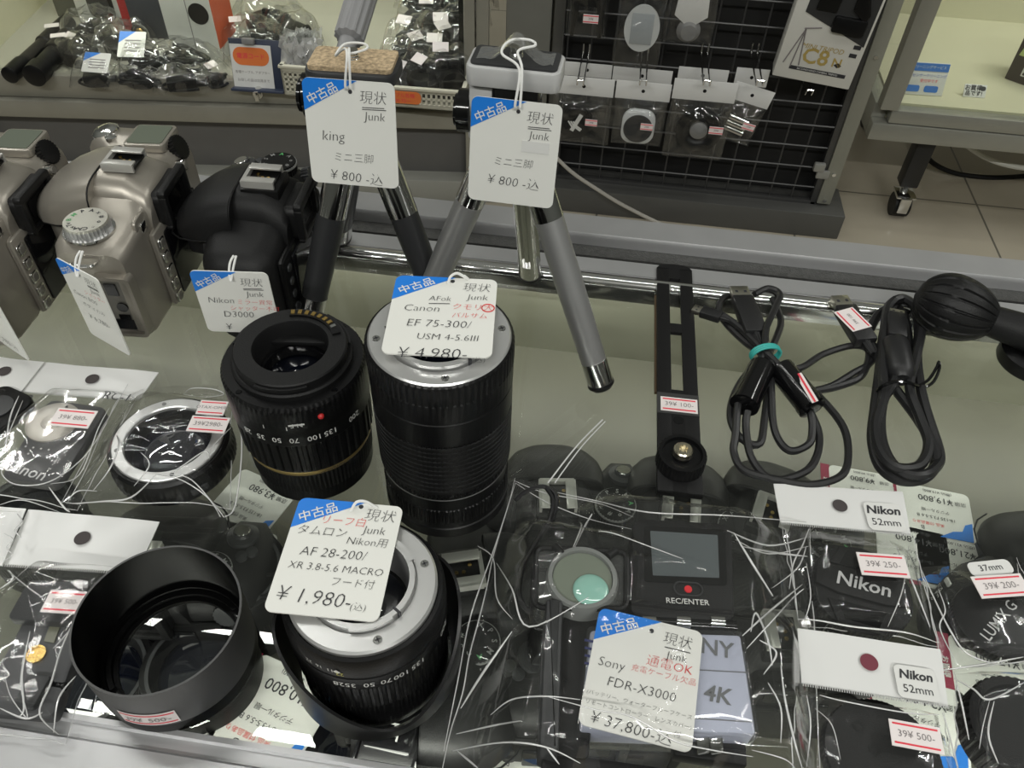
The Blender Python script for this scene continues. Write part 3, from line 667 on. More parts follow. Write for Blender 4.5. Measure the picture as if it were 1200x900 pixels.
for q, (x, y, z, j) in enumerate(spots):
    r = thing('bagged_accessory', 'bagged dark accessory %s of the large cream basket, %s' % (desc[j], sides[q % 3]), 'accessory', (0, 0, 0), 0, 'bagged accessories in the large cream basket')
    r.matrix_basis = bk2.matrix_basis @ T(x, y, z, rz=R2.uniform(-.6, .6))
    kd = kinds[q*7 % 4]; hh = .05+.014*(q % 3)
    acc_shape(kd, .10, .07, hh, q).build({'cable': 'cable_coil', 'adapter': 'power_adapter', 'finder': 'viewfinder', 'cap': 'black_cap'}[kd], BLK if q % 3 else DGR, r)
    lump_film(r, .112, .080, hh*1.05, 60+q*3.3, .012)
    b = MB(); b.box(.032, .022, .0008, T(R2.uniform(-.03, .03), R2.uniform(-.03, .01), hh*1.2+.006, rx=.5, rz=R2.uniform(-.5, .5)), 0); b.build('price_sticker', STICK, r)
# ------------------------------------------------------------------ cameras
def rsec(x, y0, y1, z0, z1, r, n=4): return [(x, p[0], p[1]) for p in rrect(y1-y0, z1-z0, min(r, (y1-y0)/2.01, (z1-z0)/2.01), n, (y0+y1)/2, (z0+z1)/2)]
def arch(y, hw, z0, zt, e=.55, n=15, cx=0):
    pts = []
    for k in range(n):
        a = pi*k/(n-1); c = cos(a); s = sin(a)
        pts.append((cx+hw*(abs(c)**e)*(1 if c > 0 else -1), y, z0+(zt-z0)*(abs(s)**e)))
    return pts
SDARK = mat('dark_silver_panel', (.20, .19, .17), .4, .3)  # darker silver of the buttons and port panel floor
LCDG = mat('lcd_glass_grey', (.14, .16, .125), .10, var=.03)
SCRN = mat('screen_black', (.006, .006, .007), .08)
def knurl_dial(b, r, h, M, mi_side=0, mi_top=1, n=72):
    b.lathe([(r, 0, mi_side, .0008, 36), (r, h*.8, mi_side, .0008, 36), (r*.95, h, mi_top)], n, M, mi_side, cap0=False)
def dslr(name, label, style, group=None):
    r = thing(name, label, 'camera', (0, 0, 0), 0, group)
    sil = style == 'silver'
    body, dark = (SILV, BLK) if sil else (BLKM, BLK)
    b = MB()
    if sil:
        secs = [(-.0695, -.016, .012, .006, .062, .008), (-.0685, -.024, .020, .002, .074, .008), (-.060, -.027, .024, 0, .0785, .009), (-.036, -.028, .026, 0, .081, .009), (-.028, -.028, .028, 0, .088, .013),
                (.028, -.028, .028, 0, .088, .013), (.036, -.028, .030, 0, .087, .013), (.046, -.027, .044, 0, .092, .015), (.062, -.026, .046, 0, .091, .018), (.071, -.020, .038, .002, .083, .016), (.0745, -.010, .026, .008, .070, .012)]
    else:
        secs = [(-.0615, -.014, .012, .008, .056, .008), (-.0595, -.021, .019, .002, .066, .012), (-.050, -.025, .024, 0, .0715, .014), (-.032, -.026, .027, 0, .0735, .014), (-.024, -.026, .028, 0, .077, .013),
                (.022, -.026, .028, 0, .077, .013), (.030, -.026, .030, 0, .0745, .013), (.040, -.025, .042, 0, .0745, .015), (.053, -.023, .044, 0, .073, .018), (.060, -.016, .036, .002, .066, .016), (.0632, -.008, .026, .008, .056, .012)]
    b.loft([rsec(*s) for s in secs])
    b.build('body', body, r, angle=50)
    hz = .0995 if sil else .0925
    k = 1 if sil else .93
    b = MB()
    b.loft([arch(-.030*k, .030*k, .05, hz-.012), arch(-.026*k, .0295*k, .05, hz-.006), arch(-.012, .028*k, .05, hz), arch(.006, .027*k, .05, hz+.0005), arch(.022, .0265*k, .05, hz-.002), arch(.036*k, .026*k, .046, hz-.010), arch(.050*k, .021*k, .044, hz-.020), arch(.056*k, .012*k, .042, hz-.030)])
    b.build('prism_housing', body, r, angle=50)
    b = MB(); e = .5
    b.loft([arch(.0075, .033*k, hz-.026, hz-.0005, .5), arch(.008, .0345*k, hz-.026, hz+.0010, .5), arch(.022, .0355*k, hz-.028, hz-.002, .52), arch(.036*k, .034*k, hz-.030, hz-.0075, .58), arch(.048*k, .029*k, hz-.032, hz-.014, .7), arch(.056*k, .021*k, hz-.034, hz-.021, .75), arch(.0605*k, .011*k, hz-.035, hz-.028, .8)])
    b.tube(arch(.0076, .0338*k, hz-.026, hz+.0004, .5), .00055, 6, 1)
    for q_ in (0, -1): b.tube([arch(yy, hw_*k, hz-zz, hz, .6)[q_] for yy, hw_, zz in ((.008, .0345, .026), (.022, .0355, .028), (.036, .034, .030), (.048, .029, .032), (.056, .021, .034), (.0605, .011, .035))], .0006, 6, 1)
    b.build('flash_cover', [body, BLKM], r, angle=60)
    # hot shoe
    b = MB(); z = hz+.0006; yc = -.008
    if not sil: b.bb(-.013, .013, yc-.014, yc+.012, z-.016, z+.0008, 1, .0015)
    b.bb(-.0105, .0105, yc-.010, yc+.010, z, z+.0018, 1)
    for s in (-1, 1):
        b.bb(s*.0078-.0028, s*.0078+.0028, yc-.011, yc+.010, z+.0046, z+.0060, 0, .0004); b.bb(s*.0105-.0008, s*.0105+.0008, yc-.011, yc+.010, z, z+.006, 0)
    b.bb(-.0105, .0105, yc+.009, yc+.0115, z, z+.005, 0)
    for x, y in ((0, 0), (-.004, .004), (.004, .004), (0, -.004)): b.cyl((x, yc+y, z+.0016), (x, yc+y, z+.0026), .0012, n=10, mi=2)
    b.build('hot_shoe', [mat('shoe_silver', (.62, .61, .58), .3, .55), BLK, GOLD], r)
    # eyecup
    b = MB(); ey = -.030*k; ez = hz-(.024 if sil else .021)
    b.prism(rrect(.040*k, .026, .006, cy=0), 0, .010, T(0, ey+.004, ez, rx=pi/2), 0, bev=.0015)
    b.prism(rrect(.040*k, .006, .0025, cy=.0128), .008, .0135, T(0, ey+.004, ez, rx=pi/2), 0, bev=.001)
    b.prism(rrect(.040*k, .004, .0018, cy=-.0125), .008, .0125, T(0, ey+.004, ez, rx=pi/2), 0, bev=.001)
    for s in (-1, 1): b.prism(rrect(.005, .024, .002, cx=s*.0175*k), .008, .0135, T(0, ey+.004, ez, rx=pi/2), 0, bev=.001)
    b.build('eyecup', RUB, r)
    b = MB(); b.prism(rrect(.020, .012, .002), .0101, .0106, T(0, ey+.004, ez, rx=pi/2), 0); b.build('viewfinder_window', BLKG, r)
    # lens mount at the front
    b = MB(); Mx = T(0, .026, .046*k, rx=-pi/2)
    b.lathe([(.034*k, 0), (.034*k, .006), (.030*k, .008, 1), (.024*k, .008, 1), (.023*k, .002, 2)], 48, Mx, 0, cap0=False)
    b.build('lens_mount', [body, CHROME, BLKM], r)
    if sil:
        b = MB(); b.bb(-.036, .036, -.0325, -.026, .004, .068, 0, .004); bp = b.build('rear_panel', SILV, r)
        b = MB(); b.bb(-.024, .034, -.0340, -.032, .008, .062, 0, .0015); b.build('screen', SCRN, bp)
        for q in range(5):
            Mx = T(-.0305, -.0318, .058-.0118*q, rx=pi/2)
            b = MB(); b.prism(rrect(.0085, .0085, .002), 0, .0016, Mx, 0, bev=.0004); b.prism(rrect(.0056, .0060, .0014), .0012, .0023, Mx, 1, bev=.0004); b.build('button', [CHROME, SDARK], bp)
        # mode dial
        b = MB(); Mx = T(-.050, .002, .0795)
        b.lathe([(.0165, 0, 2), (.0165, .0016, 2)], 48, Mx, 2); knurl_dial(b, .0145, .0085, Mx, 0, 1)
        for q, ch in enumerate('A P M B Tv Av CA * o # x'.split()):
            a = 2*pi*q/11; b.text(ch, .0046, Mx @ T(.0102*cos(a), .0102*sin(a), .0087, rz=a-pi/2), 3 if q not in (2, 3) else 4, .02)
        b.build('mode_dial', [SATIN, mat('dial_silver', (.55, .54, .48), .35, .5), CHROME, INK, mat('dial_green', (.08, .35, .12), .5)], r)
        # shoulder button, left-end controls
        b = MB(); b.cyl((-.0685, .002, .064), (-.072, .002, .064), .0038, n=20); b.cyl((-.071, .002, .064), (-.0726, .002, .064), .0024, n=16, mi=1); b.build('flash_button', [CHROME, SDARK], r) if False else None
        b = MB(); b.prism(rrect(.017, .016, .004), 0, .003, T(-.036, -.0235, .075, rx=pi/2), 0, bev=.001); b.prism(rrect(.008, .007, .002), .003, .0045, T(-.036, -.0235, .075, rx=pi/2), 1, bev=.0005); b.build('rear_button', [SILV, CHROME], r)
        # port panel in the left end (faces -x)
        Mp = basis(Vector((0, -1, 0)), Vector((0, 0, 1)), Vector((-1, 0, 0)), Vector((-.0705, -.0140, .034)))
        b = MB(); o_ = rrect(.026, .052, .004); i_ = rrect(.021, .047, .003); n = len(o_)
        b.add([(x, y, -.004) for x, y in o_]+[(x, y, .0042) for x, y in o_]+[(x, y, .0042) for x, y in i_]+[(x, y, .001) for x, y in i_],
              [(a*n+q, a*n+(q+1) % n, (a+1)*n+(q+1) % n, (a+1)*n+q) for a in range(3) for q in range(n)] + [tuple(3*n+q for q in range(n))], Mp, [0]*(3*n)+[1])
        pp = b.build('port_panel', [SILV, SDARK], r)
        b = MB(); b.bb(-.007, .001, .009, .019, .0012, .0018, M=Mp); b.lathe([(.0038, .0012), (.0038, .0022), (.0024, .0022)], 20, Mp @ T(0, -.001, 0)); b.bb(-.005, .003, -.012, -.008, .0012, .0018, M=Mp); b.bb(-.009, .006, -.021, -.0125, .0012, .002, M=Mp)
        b.build('jack', BLKG, pp)
        b = MB(); b.bb(.0045, .0095, -.022, .022, .001, .0022, M=Mp, bev=.0006); b.build('port_flap', SILV, pp)
        # small parts on the front left
        b = MB(); b.cyl((-.0655, .012, .062), (-.070, .012, .0628), .0036, n=18); b.build('flash_button', CHROME, r)
        b = MB(); b.prism(rrect(.005, .004, .0008), 0, .0005, basis(Vector((0, -1, 0)), Vector((0, 0, 1)), Vector((-1, 0, 0)), Vector((-.0698, .012, .054))), 0); b.build('icon', INK, r)
        # top display, dials, shutter on the right shoulder
        b = MB(); Mx = T(.0505, -.004, .0912, rx=-.03)
        b.prism(rrect(.030, .031, .004), -.004, .0022, Mx, 0, bev=.001); b.build('display_frame', SILV, r)
        b = MB(); b.prism(rrect(.025, .026, .002), .0022, .0028, Mx, 0); b.build('top_display', LCDG, r)
        b = MB(); b.lathe([(.009, -.003, 0, .0009, 24), (.009, .003, 0, .0009, 24), (.006, .0034, 0)], 48, T(.048, -.0235, .0855, rx=1.15), 0); b.build('command_dial', BLK, r)
        b = MB(); b.cyl((.036, -.026, .078), (.036, -.0315, .079), .0042, n=20); b.cyl((.036, -.031, .079), (.036, -.0325, .0792), .0028, n=16, mi=1); b.build('rear_button', [CHROME, SDARK], r)
        b = MB(); b.lathe([(.010, 0), (.010, .003), (.0075, .005), (.006, .0055), (0, .005)], 28, T(.056, .032, .0885, rx=-.25), 0, cap1=False); b.build('shutter_button', CHROME, r)
        b = MB(); b.lathe([(.0042, 0), (.0042, .0025), (0, .003)], 16, T(.046, .024, .090), 0, cap1=False); b.build('drive_button', CHROME, r)
        lugx, lz, rx_ = -.0695, .068, .0745
    else:
        b = MB(); b.bb(-.048, .046, -.0305, -.024, .005, .062, 0, .004); bp = b.build('rear_panel', BLK, r)
        b = MB(); b.bb(-.034, .030, -.0325, -.030, .010, .058, 0, .001); b.build('screen', SCRN, bp)
        for q in range(4): b = MB(); b.prism(rrect(.006, .005, .002), 0, .001, T(-.041, -.0305, .054-.011*q, rx=pi/2), 0); b.build('button', DGR, bp)
        # mode dial on the right shoulder
        b = MB(); Mx = T(.037, -.006, .0775); knurl_dial(b, .0125, .008, Mx, 0, 0)
        b.lathe([(.0128, .0055), (.0128, .0068)], 48, Mx, 1)
        for q in range(9):
            a = 2*pi*q/9; b.text('AMSPX*#oA'[q], .0042, Mx @ T(.0092*cos(a), .0092*sin(a), .0083, rz=a-pi/2), 1 if q else 2, .02)
        b.build('mode_dial', [BLK, SATIN, mat('dial_green2', (.10, .45, .15), .5)], r)
        b = MB(); b.lathe([(.0095, 0), (.0095, .003), (.006, .004), (.0055, .006), (0, .006)], 28, T(.046, .024, .0725, rx=-.25), 0, cap1=False); b.lathe([(.0052, .0055), (.0045, .0066), (0, .0066)], 20, T(.046, .024, .0725, rx=-.25), 1, cap0=False, cap1=False); b.build('shutter_button', [DGR, CHROME], r)
        b = MB(); b.lathe([(.0035, 0), (.0035, .0025), (0, .003)], 16, T(.054, .014, .0725), 0, cap1=False); b.lathe([(.0035, 0), (.0035, .0025), (0, .003)], 16, T(.049, .010, .0735), 0, cap1=False); b.build('top_button', DGR, r)
        b = MB(); b.lathe([(.0075, -.003, 0, .0008, 18), (.0075, .003, 0, .0008, 18), (.005, .0034)], 36, T(.048, -.0225, .067, rx=1.2), 0); b.build('command_dial', DGR, r)
        # port cover on the left end
        Mp = basis(Vector((0, -1, 0)), Vector((0, 0, 1)), Vector((-1, 0, 0)), Vector((-.060, -.005, .047)))
        b = MB(); b.prism(rrect(.030, .028, .005), -.003, .0035, Mp, 0, bev=.0015); pc = b.build('port_cover', BLKM, r)
        b = MB(); b.prism(rrect(.015, .009, .003, cx=-.002, cy=.003), .003, .0042, Mp, 0, bev=.0003); b.build('lug_recess', BLKG, pc)
        b = MB(); b.prism(rrect(.014, .0022, .001, cx=-.002, cy=.0015), .0035, .006, Mp, 0, bev=.0003); b.build('strap_bar', DGR, pc)
        Mq = basis(Vector((0, -1, 0)), Vector((0, 0, 1)), Vector((-1, 0, 0)), Vector((-.0605, .014, .058)))
        b = MB(); b.prism(rrect(.005, .004, .0006), 0, .0012, Mq @ T(0, 0, 0), 1); b.lathe([(.0028, 0), (.0028, .0022), (0, .0024)], 18, Mq @ T(-.0005, -.0065, 0), 0, cap0=False, cap1=False)
        b.text('Fn', .004, Mq @ T(0, -.0145, .0012), 1, .02); b.lathe([(.0028, 0), (.0028, .0022), (0, .0024)], 18, Mq @ T(0, -.0195, 0), 0, cap0=False, cap1=False); b.text('o', .004, Mq @ T(0, -.0195, .0026), 1); b.text('ϟ', .004, Mq @ T(-.0005, -.0065, .0026), 1)
        b.build('side_button', [BLK, WHT], r)
        lugx, lz, rx_ = None, .06, .063
    for s, x in ((-1, lugx), (1, rx_)):
        if x is None: continue
        b = MB(); pts = [(x-.001*s, -.007, lz), (x+.0035*s, -.007, lz+.001), (x+.0055*s, -.004, lz+.0015), (x+.0055*s, .004, lz+.0015), (x+.0035*s, .007, lz+.001), (x-.001*s, .007, lz)]
        b.tube(pts, .0011, 8, sub=3); b.build('strap_lug', CHROME if sil else BLK, r)
    return r
cam1 = dslr('digital_camera', 'silver camera at the left edge, its rear screen facing right beside the other silver camera', 'silver', 'silver cameras on the counter')
place(cam1, (-.396, .402, 0), pi/2+.06)
cam2 = dup(cam1); cam2['label'] = 'silver camera with a white mode dial, standing next to the black camera'
place(cam2, (-.312, .424, 0), pi/2+.07)
cam3 = dslr('digital_camera', 'black camera body standing on the glass left of the dark mini tripod', 'black')
place(cam3, (-.2225, .428, 0), pi/2+.05)
for c_, k_ in ((cam1, .94), (cam2, .94), (cam3, .96)): c_.matrix_basis = c_.matrix_basis @ Matrix.Scale(k_, 4)

# ------------------------------------------------------------------ second-hand tags
TAGMATS = [CARD, BLUE, INK, RED, WHT, STRING]
def tag(label, TL, TR, BL, lines, strings=(), ratio=None, blue=True, hole=(.52, .115), name='price_tag', group='second-hand tags', th=.0007, corner=(.60, .34)):
    M, W, H = frame3(TL, TR, BL)
    if ratio: M = M @ T(0, (H-W*ratio)/2, 0); H = W*ratio
    r = thing(name, label, 'tag', (0, 0, 0), 0, group); r.matrix_basis = M
    b = MB(); b.prism(rrect(W, H, W*.075, 6), -th, 0, I4, 0)
    X = lambda u: (u-.5)*W
    Yv = lambda v: H/2-v*H
    if blue:
        rr = W*.075; poly = [(-W/2, H/2-corner[1]*W), ] + [(X(corner[0]), H/2)]
        arc = [(-W/2+rr-rr*sin(a), H/2-rr+rr*cos(a)) for a in [q*pi/2/6 for q in range(7)]]
        b.prism([poly[0]]+[poly[1]]+arc, .00005, .00025, I4, 1)
        ang = atan2(corner[1], corner[0])
        b.text('中古品', W*.125, T(X(.215), H/2-.155*W, .00045, rz=ang*.92), 4, .012)
    b.lathe([(0, 0), (W*.022, 0), (W*.022, .0003), (0, .0003)], 14, T(X(hole[0]), H/2-hole[1]*W, 0), 2, cap0=False, cap1=False)
    for ln in lines:
        t, u, v, s, ci = ln[:5]; rot = ln[5] if len(ln) > 5 else 0
        if t == '_': b.box(W*s, W*.006, .0002, T(X(u), H/2-v*W, .0003, rz=rot), ci); continue
        if t == 'o': b.tube([(X(u)+W*s*cos(q*pi/8), H/2-v*W+W*s*.9*sin(q*pi/8), .0003) for q in range(16)], W*.005, 6, ci, closed=True); continue
        if t == 'tape': b.box(W*.31, W*.13, .0003, T(X(u), H/2-v*W, .0002), 4); continue
        b.text(t, W*s, T(X(u), H/2-v*W, .0004, rz=rot), ci, -.018, .12)
    b.build('card', TAGMATS, r)
    if strings:
        b = MB()
        for pts in strings: b.tube(pts, .0007, 6, sub=6)
        b.build('string', STRING, r, world=True)
    return r
GENJO = [('現状', .76, .17, .15, 2), ('_', .76, .265, .24, 2, .02), ('_', .77, .285, .26, 2, .02), ('Junk', .77, .36, .13, 2)]
def hole_pt(TL, TR, BL, u=.52, v=.115):
    M, W, H = frame3(TL, TR, BL); return M @ Vector(((u-.5)*W, H/2-v*W, .001))

# ------------------------------------------------------------------ mini tripods
def tripod(name, label, apex, feet, legmat, rleg, plate, style):
    r = thing(name, label, 'tripod', (apex.x, apex.y, 0))
    hub = Vector(apex)
    for k, ft in enumerate(feet):
        ft = Vector(ft); ft.z = rleg*.75; out = Vector((ft.x-hub.x, ft.y-hub.y, 0)).normalized()*.010
        top = hub+out+Vector((0, 0, -.030)); d = (ft-top); L = d.length; u = d/L
        b = MB()
        if style == 'silver' and k == 2:
            b.lathe([(rleg*.95, 0, 0, rleg*.28, 5), (rleg*.95, L-.012, 0, rleg*.28, 5)], 60, align(top+u*.004, ft), 0); lg = b.build('leg', CHROME, r, world=True, angle=25)
        else:
            b.lathe([(rleg, 0), (rleg, L*.5), (rleg*.92, L-.016)], 32, align(top+u*.004, ft), 0); lg = b.build('leg', legmat, r, world=True)
        b = MB(); b.lathe([(rleg*1.03, 0), (rleg*1.03, .052 if style == 'dark' else .042)], 32, align(top, ft), 0); b.build('chrome_collar', CHROME, lg, world=True)
        b = MB(); b.lathe([(rleg*.96, 0), (rleg*.96, .016)], 32, align(ft-u*.0195, ft), 0); b.build('chrome_tip', CHROME, lg, world=True)
        b = MB(); b.lathe([(rleg*1.0, 0), (rleg*1.0, .002), (rleg*.75, .0045), (rleg*.3, .0058)], 32, align(ft-u*.0036, ft), 0); b.build('rubber_foot', RUB, lg, world=True)
    return r
# dark tripod with a cork plate
KA = Vector((-.149, .44, .168))
kt = tripod('mini_tripod', 'dark grey mini tripod with a cork topped plate and grey handle', KA+Vector((0, 0, -.012)), [P(364, 385), P(522, 385), (-.192, .485, 0)], mat('tripod_dark', (.035, .036, .038), .35, .3), .0092, None, 'dark')
CORK = mat('cork', (.95, .72, .45), .8, bump=.9, bscale=700, col2=(0, 0, 0), vscale=520)
b = MB(); Mp = T(KA.x, KA.y, KA.z, rz=.06)
b.prism(rrect(.054, .032, .010), -.008, 0, Mp, 0, bev=.002); pl = b.build('head_plate', DGR, kt, world=True)
b = MB(); b.prism(rrect(.0485, .026, .003), 0, .0025, Mp, 0); b.build('cork_pad', CORK, pl, world=True)
b = MB(); b.lathe([(.0035, 0), (.0035, .0025), (.0031, .003), (.0035, .0038), (.0031, .0046), (.0035, .0054), (.003, .0075), (0, .0075)], 20, Mp, 0, cap1=False); b.build('screw', CHROME, pl, world=True)
b = MB(); b.lathe([(.012, 0), (.013, .006), (.013, .018), (.010, .024)], 24, T(KA.x, KA.y, KA.z-.032), 0); b.bb(-.02, .02, -.008, .008, -.024, -.008, bev=.002, M=T(KA.x, KA.y, KA.z)); b.build('head', BLK, kt, world=True)
b = MB(); b.cyl((KA.x-.02, KA.y, KA.z-.022), (KA.x-.032, KA.y-.002, KA.z-.022), .013, n=28); b.cyl((KA.x-.032, KA.y-.002, KA.z-.022), (KA.x-.034, KA.y-.002, KA.z-.022), .010, n=28); b.build('tilt_knob', BLKG, kt, world=True)
h0 = Vector((KA.x-.012, KA.y+.017, KA.z-.006)); h1 = PY(441, -60, .53)
b = MB(); dv = (h1-h0); b.lathe([(.0055, 0), (.0055, .012), (.0092, .014, 0, .0008, 12), (.0098, dv.length-.004, 0, .0008, 12), (.008, dv.length)], 48, align(h0, h1), 0); b.build('pan_handle', mat('handle_grey', (.25, .25, .255), .5), kt, world=True)
# silver tripod
SA = P(605, 72, .19)
st = tripod('mini_tripod', 'silver mini tripod with black padded plate, right of the dark tripod', SA+Vector((0, 0, -.016)), [P(704, 461), P(488, 388), P(621, 330)], SATIN, .0086, None, 'silver')
Mp = T(SA.x, SA.y, SA.z, rz=-.03)
b = MB(); b.prism(rrect(.050, .026, .005), -.010, .001, Mp, 0, bev=.0015); pl = b.build('head_plate', mat('plate_silver', (.60, .60, .60), .35, .2), st, world=True)
b = MB(); b.prism(rrect(.0455, .0215, .003), .001, .0022, Mp, 0); b.build('rubber_pad', DGR, pl, world=True)
b = MB(); b.lathe([(.0035, .0022), (.0035, .003), (.0030, .0036), (.0035, .0042), (.0030, .0050), (.0035, .0058), (.0030, .008), (0, .008)], 20, Mp, 0, cap0=False, cap1=False); b.build('screw', CHROME, pl, world=True)
def gtape(u, v):
    x = (u-.5)*.040; hmp = .0098*math.exp(-((x)/.0075)**2)
    return (x, (v-.5)*.014 + .001*sin(u*20), .0027+hmp+.0008*abs(noise.noise((x*300, v*3, 1))))
b = MB(); b.grid(40, 8, gtape, Mp); b.build('clear_tape', clear('tape_film', (.95, .95, .95), .1, 1.5, 1.6, .12, .3, 200), pl, world=True)
b = MB(); b.prism([(-.024, -.004), (-.010, -.004), (-.013, -.036), (-.020, -.040), (-.025, -.034)], -.008, .008, T(SA.x, SA.y, SA.z-.008, rx=pi/2), 0, bev=.002); b.lathe([(.010, 0), (.010, .02)], 20, T(SA.x, SA.y, SA.z-.046), 0); hd = b.build('head', mat('plate_silver', (.5, .5, .5)), st, world=True)
b = MB(); b.bb(-.012, .014, -.010, .010, -.034, -.010, bev=.003, M=T(SA.x, SA.y, SA.z)); b.build('head_block', BLKG, hd, world=True)
b = MB(); b.cyl((SA.x-.024, SA.y, SA.z-.030), (SA.x-.031, SA.y, SA.z-.030), .0115, n=28); b.cyl((SA.x-.031, SA.y, SA.z-.030), (SA.x-.033, SA.y, SA.z-.030), .0085, n=28); b.build('tilt_knob', BLKG, st, world=True)
# their tags
def vtag(px, Yt, Yb):
    (a, b_), (c, d), (e, f) = px; return PY(a, b_, Yt), PY(c, d, Yt), PY(e, f, Yb)
q = vtag(((353, 90), (462, 98), (368, 213)), .395, .383); hp = hole_pt(*q)
sK = KA+Vector((0, 0, .0045))
def loop(sc, hp, dx=.004):
    return [[hp+Vector((-.0012, .003, .001)), hp+Vector((-.0016, -.001, .004)), hp+Vector((-.001, .006, .020)), sc+Vector((-.006, -.012, .004)), sc+Vector((-.003, -.003, .007)), sc+Vector((.006, .002, .006)), sc+Vector((dx+.006, -.004, .006)), sc+Vector((.002, -.010, .005)), hp+Vector((.0005, .006, .020)), hp+Vector((.001, -.001, .003))]]
tag('white tag hanging on the dark mini tripod, handwritten price of 800 yen, no pasted strip', *q, GENJO+[('king', .29, .60, .16, 2), ('ミニ三脚', .50, .83, .115, 2), ('¥ 800 -込', .52, 1.05, .155, 2, -.06)], loop(sK, hp))
q = vtag(((553, 112), (660, 124), (549, 233)), .388, .378); hp = hole_pt(*q)
tag('white tag hanging on the silver mini tripod, with a pasted blank strip', *q, GENJO+[('tape', .74, .49, 1, 4), ('ミニ三脚', .50, .70, .115, 2), ('¥ 800 -込', .52, .93, .155, 2, -.04)], loop(SA+Vector((0, 0, .005)), hp))
# tags on the cameras
def camtag(label, a, c, z, ratio, lines, strg=None, lean=Vector((0, 0, -1))):
    TL, TR = P(*a, z), P(*c, z); BL = TL + lean*(TR-TL).length*ratio
    hp = hole_pt(TL, TR, BL)
    return tag(label, TL, TR, BL, lines, [[s(hp) for s in g] for g in strg] if strg else (), )
W_ = lambda x, y, z: (lambda hp: hp+Vector((x, y, z)))
lead = [[W_(0, -.001, 0), W_(-.001, .002, .004), W_(-.001, .006, .008), W_(.0, .010, .010)], [W_(.0006, -.001, 0), W_(.001, .002, .004), W_(.0015, .006, .008), W_(.0015, .010, .010)]]
camtag('white tag seen edge on, hanging at the silver camera with the white dial', (64, 301), (114, 328), .086, 1.62, GENJO+[('Canon EOS', .4, .62, .12, 2), ('シャッター', .70, .48, .10, 3), ('ボディのみ', .5, .82, .11, 2), ('¥ 6,780-', .5, 1.08, .15, 2)], lead)
camtag('white tag with red handwriting hanging on the black camera body', (221, 317), (313, 320), .084, 1.05, GENJO+[('ミラー異常', .74, .50, .095, 3), ('シャッター不可', .72, .61, .095, 3), ('Nikon', .30, .48, .14, 2), ('D3000', .48, .72, .15, 2), ('¥', .30, .95, .16, 2)], lead)
camtag('white tag cut by the left picture edge, hanging at the leftmost silver camera', (-52, 322), (-6, 352), .060, 1.25, GENJO+[('¥ 7,780-込', .5, 1.08, .15, 2)], lead)

# ------------------------------------------------------------------ lenses
def cyl_text(b, s, r, z, phi, size, mi, flip=True, off=0, cone=0):
    n = Vector((cos(phi), sin(phi), 0)); t = Vector((-sin(phi), cos(phi), 0)); up = Vector((0, 0, 1))
    if flip: t = -t; up = -up
    b.text(s, size, basis(t, up, n, n*(r+.00025)+Vector((0, 0, z))), mi, off)
GLS = mat('lens_glass', (.004, .005, .010), .03, spec=.8, coat=.6)
VIEW = lambda c: atan2(-c.y, -c.x)
def scale_text(b, r, z, phi0, items, size, mi):
    for s, dphi in items: cyl_text(b, s, r, z, phi0+dphi, size, mi)
# lens 1: black mount
c1 = P(340, 405, .09); c1.z = 0
l1 = thing('camera_lens', 'black zoom lens standing mount up with gold contacts and a gold band', 'lens', c1)
b = MB(); b.lathe([(.0315, 0), (.0335, .001), (.0335, .010), (.0342, .011, 0, .0006, 90), (.0347, .024, 0, .0006, 90), (.0345, .0255), (.0352, .027, 1), (.0354, .0295, 1), (.0352, .030), (.0362, .031, 0, .0011, 45), (.0366, .052, 0, .0011, 45), (.0366, .053), (.0369, .0535), (.0369, .063), (.0371, .0635), (.0371, .076), (.0371, .0772, 0, .0004, 80), (.0371, .0795, 0, .0004, 80), (.0358, .0812), (.0310, .0812)], 360, mi=0, cap1=False)
pv = VIEW(c1)
scale_text(b, .0369, .0585, pv, [('28', -.95), ('35', -.72), ('50', -.48), ('70', -.24), ('100', .04), ('135', .27), ('200', .68)], .0052, 2)
cyl_text(b, 'XR Di  ASPHERICAL  LD', .0354, .0283, pv+.25, .0026, 3, True)
scale_text(b, .0371, .0700, pv, [('▬▬', -.16), ('N-F', -.16)], .004, 2)
for k, dp in enumerate((-.62, -.30)): cyl_text(b, 'I', .0371, .068, pv+dp, .004, 2)
b.build('barrel', [BLK, mat('gold_band', (.48, .36, .14), .35, .8), WHT, INK], l1, angle=30)
b = MB(); b.sphere(.0017, T(.0372*cos(pv+.18), .0372*sin(pv+.18), .0725), 0); b.build('red_dot', mat('red_dot', (.55, .03, .03), .4), l1)
b = MB(); b.lathe([(.0310, .0812), (.0310, .0840), (.0300, .0848), (.0290, .0848), (.0290, .0895), (.0283, .0902), (.0195, .0902), (.0190, .0895), (.0190, .072), (.0185, .066), (0, .066)], 96, cap0=False, cap1=False)
for a in (.3, 2.3, 4.4): b.add(*(lambda v: (v[0], v[1]))(([( (.0305 if j < 8 else .0285)*cos(a+.9*(j % 8)/7), (.0305 if j < 8 else .0285)*sin(a+.9*(j % 8)/7), z) for z in (.0868, .0885) for j in range(16)], [(j, j+1, 17+j, 16+j) for j in range(7)]+[(j, j+1, j+9, j+8) for j in range(7)]+[(16+j, 16+j+1, 16+j+9, 16+j+8) for j in range(7)])))
b.build('mount', BLKM, l1)
b = MB()
for k in range(4): 
    a = pv+.5+k*pi/2; b.lathe([(0, 0), (.0016, 0), (.0013, .0005), (0, .0004)], 14, T(.0335*cos(a), .0335*sin(a), .0812), 0, cap0=False, cap1=False)
b.build('mount_screw', BLKG, l1)
b = MB(); pa = pv+pi*.62+.35
b.prism([(.022*cos(pa+q*.1), .022*sin(pa+q*.1)) for q in range(-7, 8)] + [(.0262*cos(pa-q*.1), .0262*sin(pa-q*.1)) for q in range(-7, 8)], .0900, .0915, mi=0)
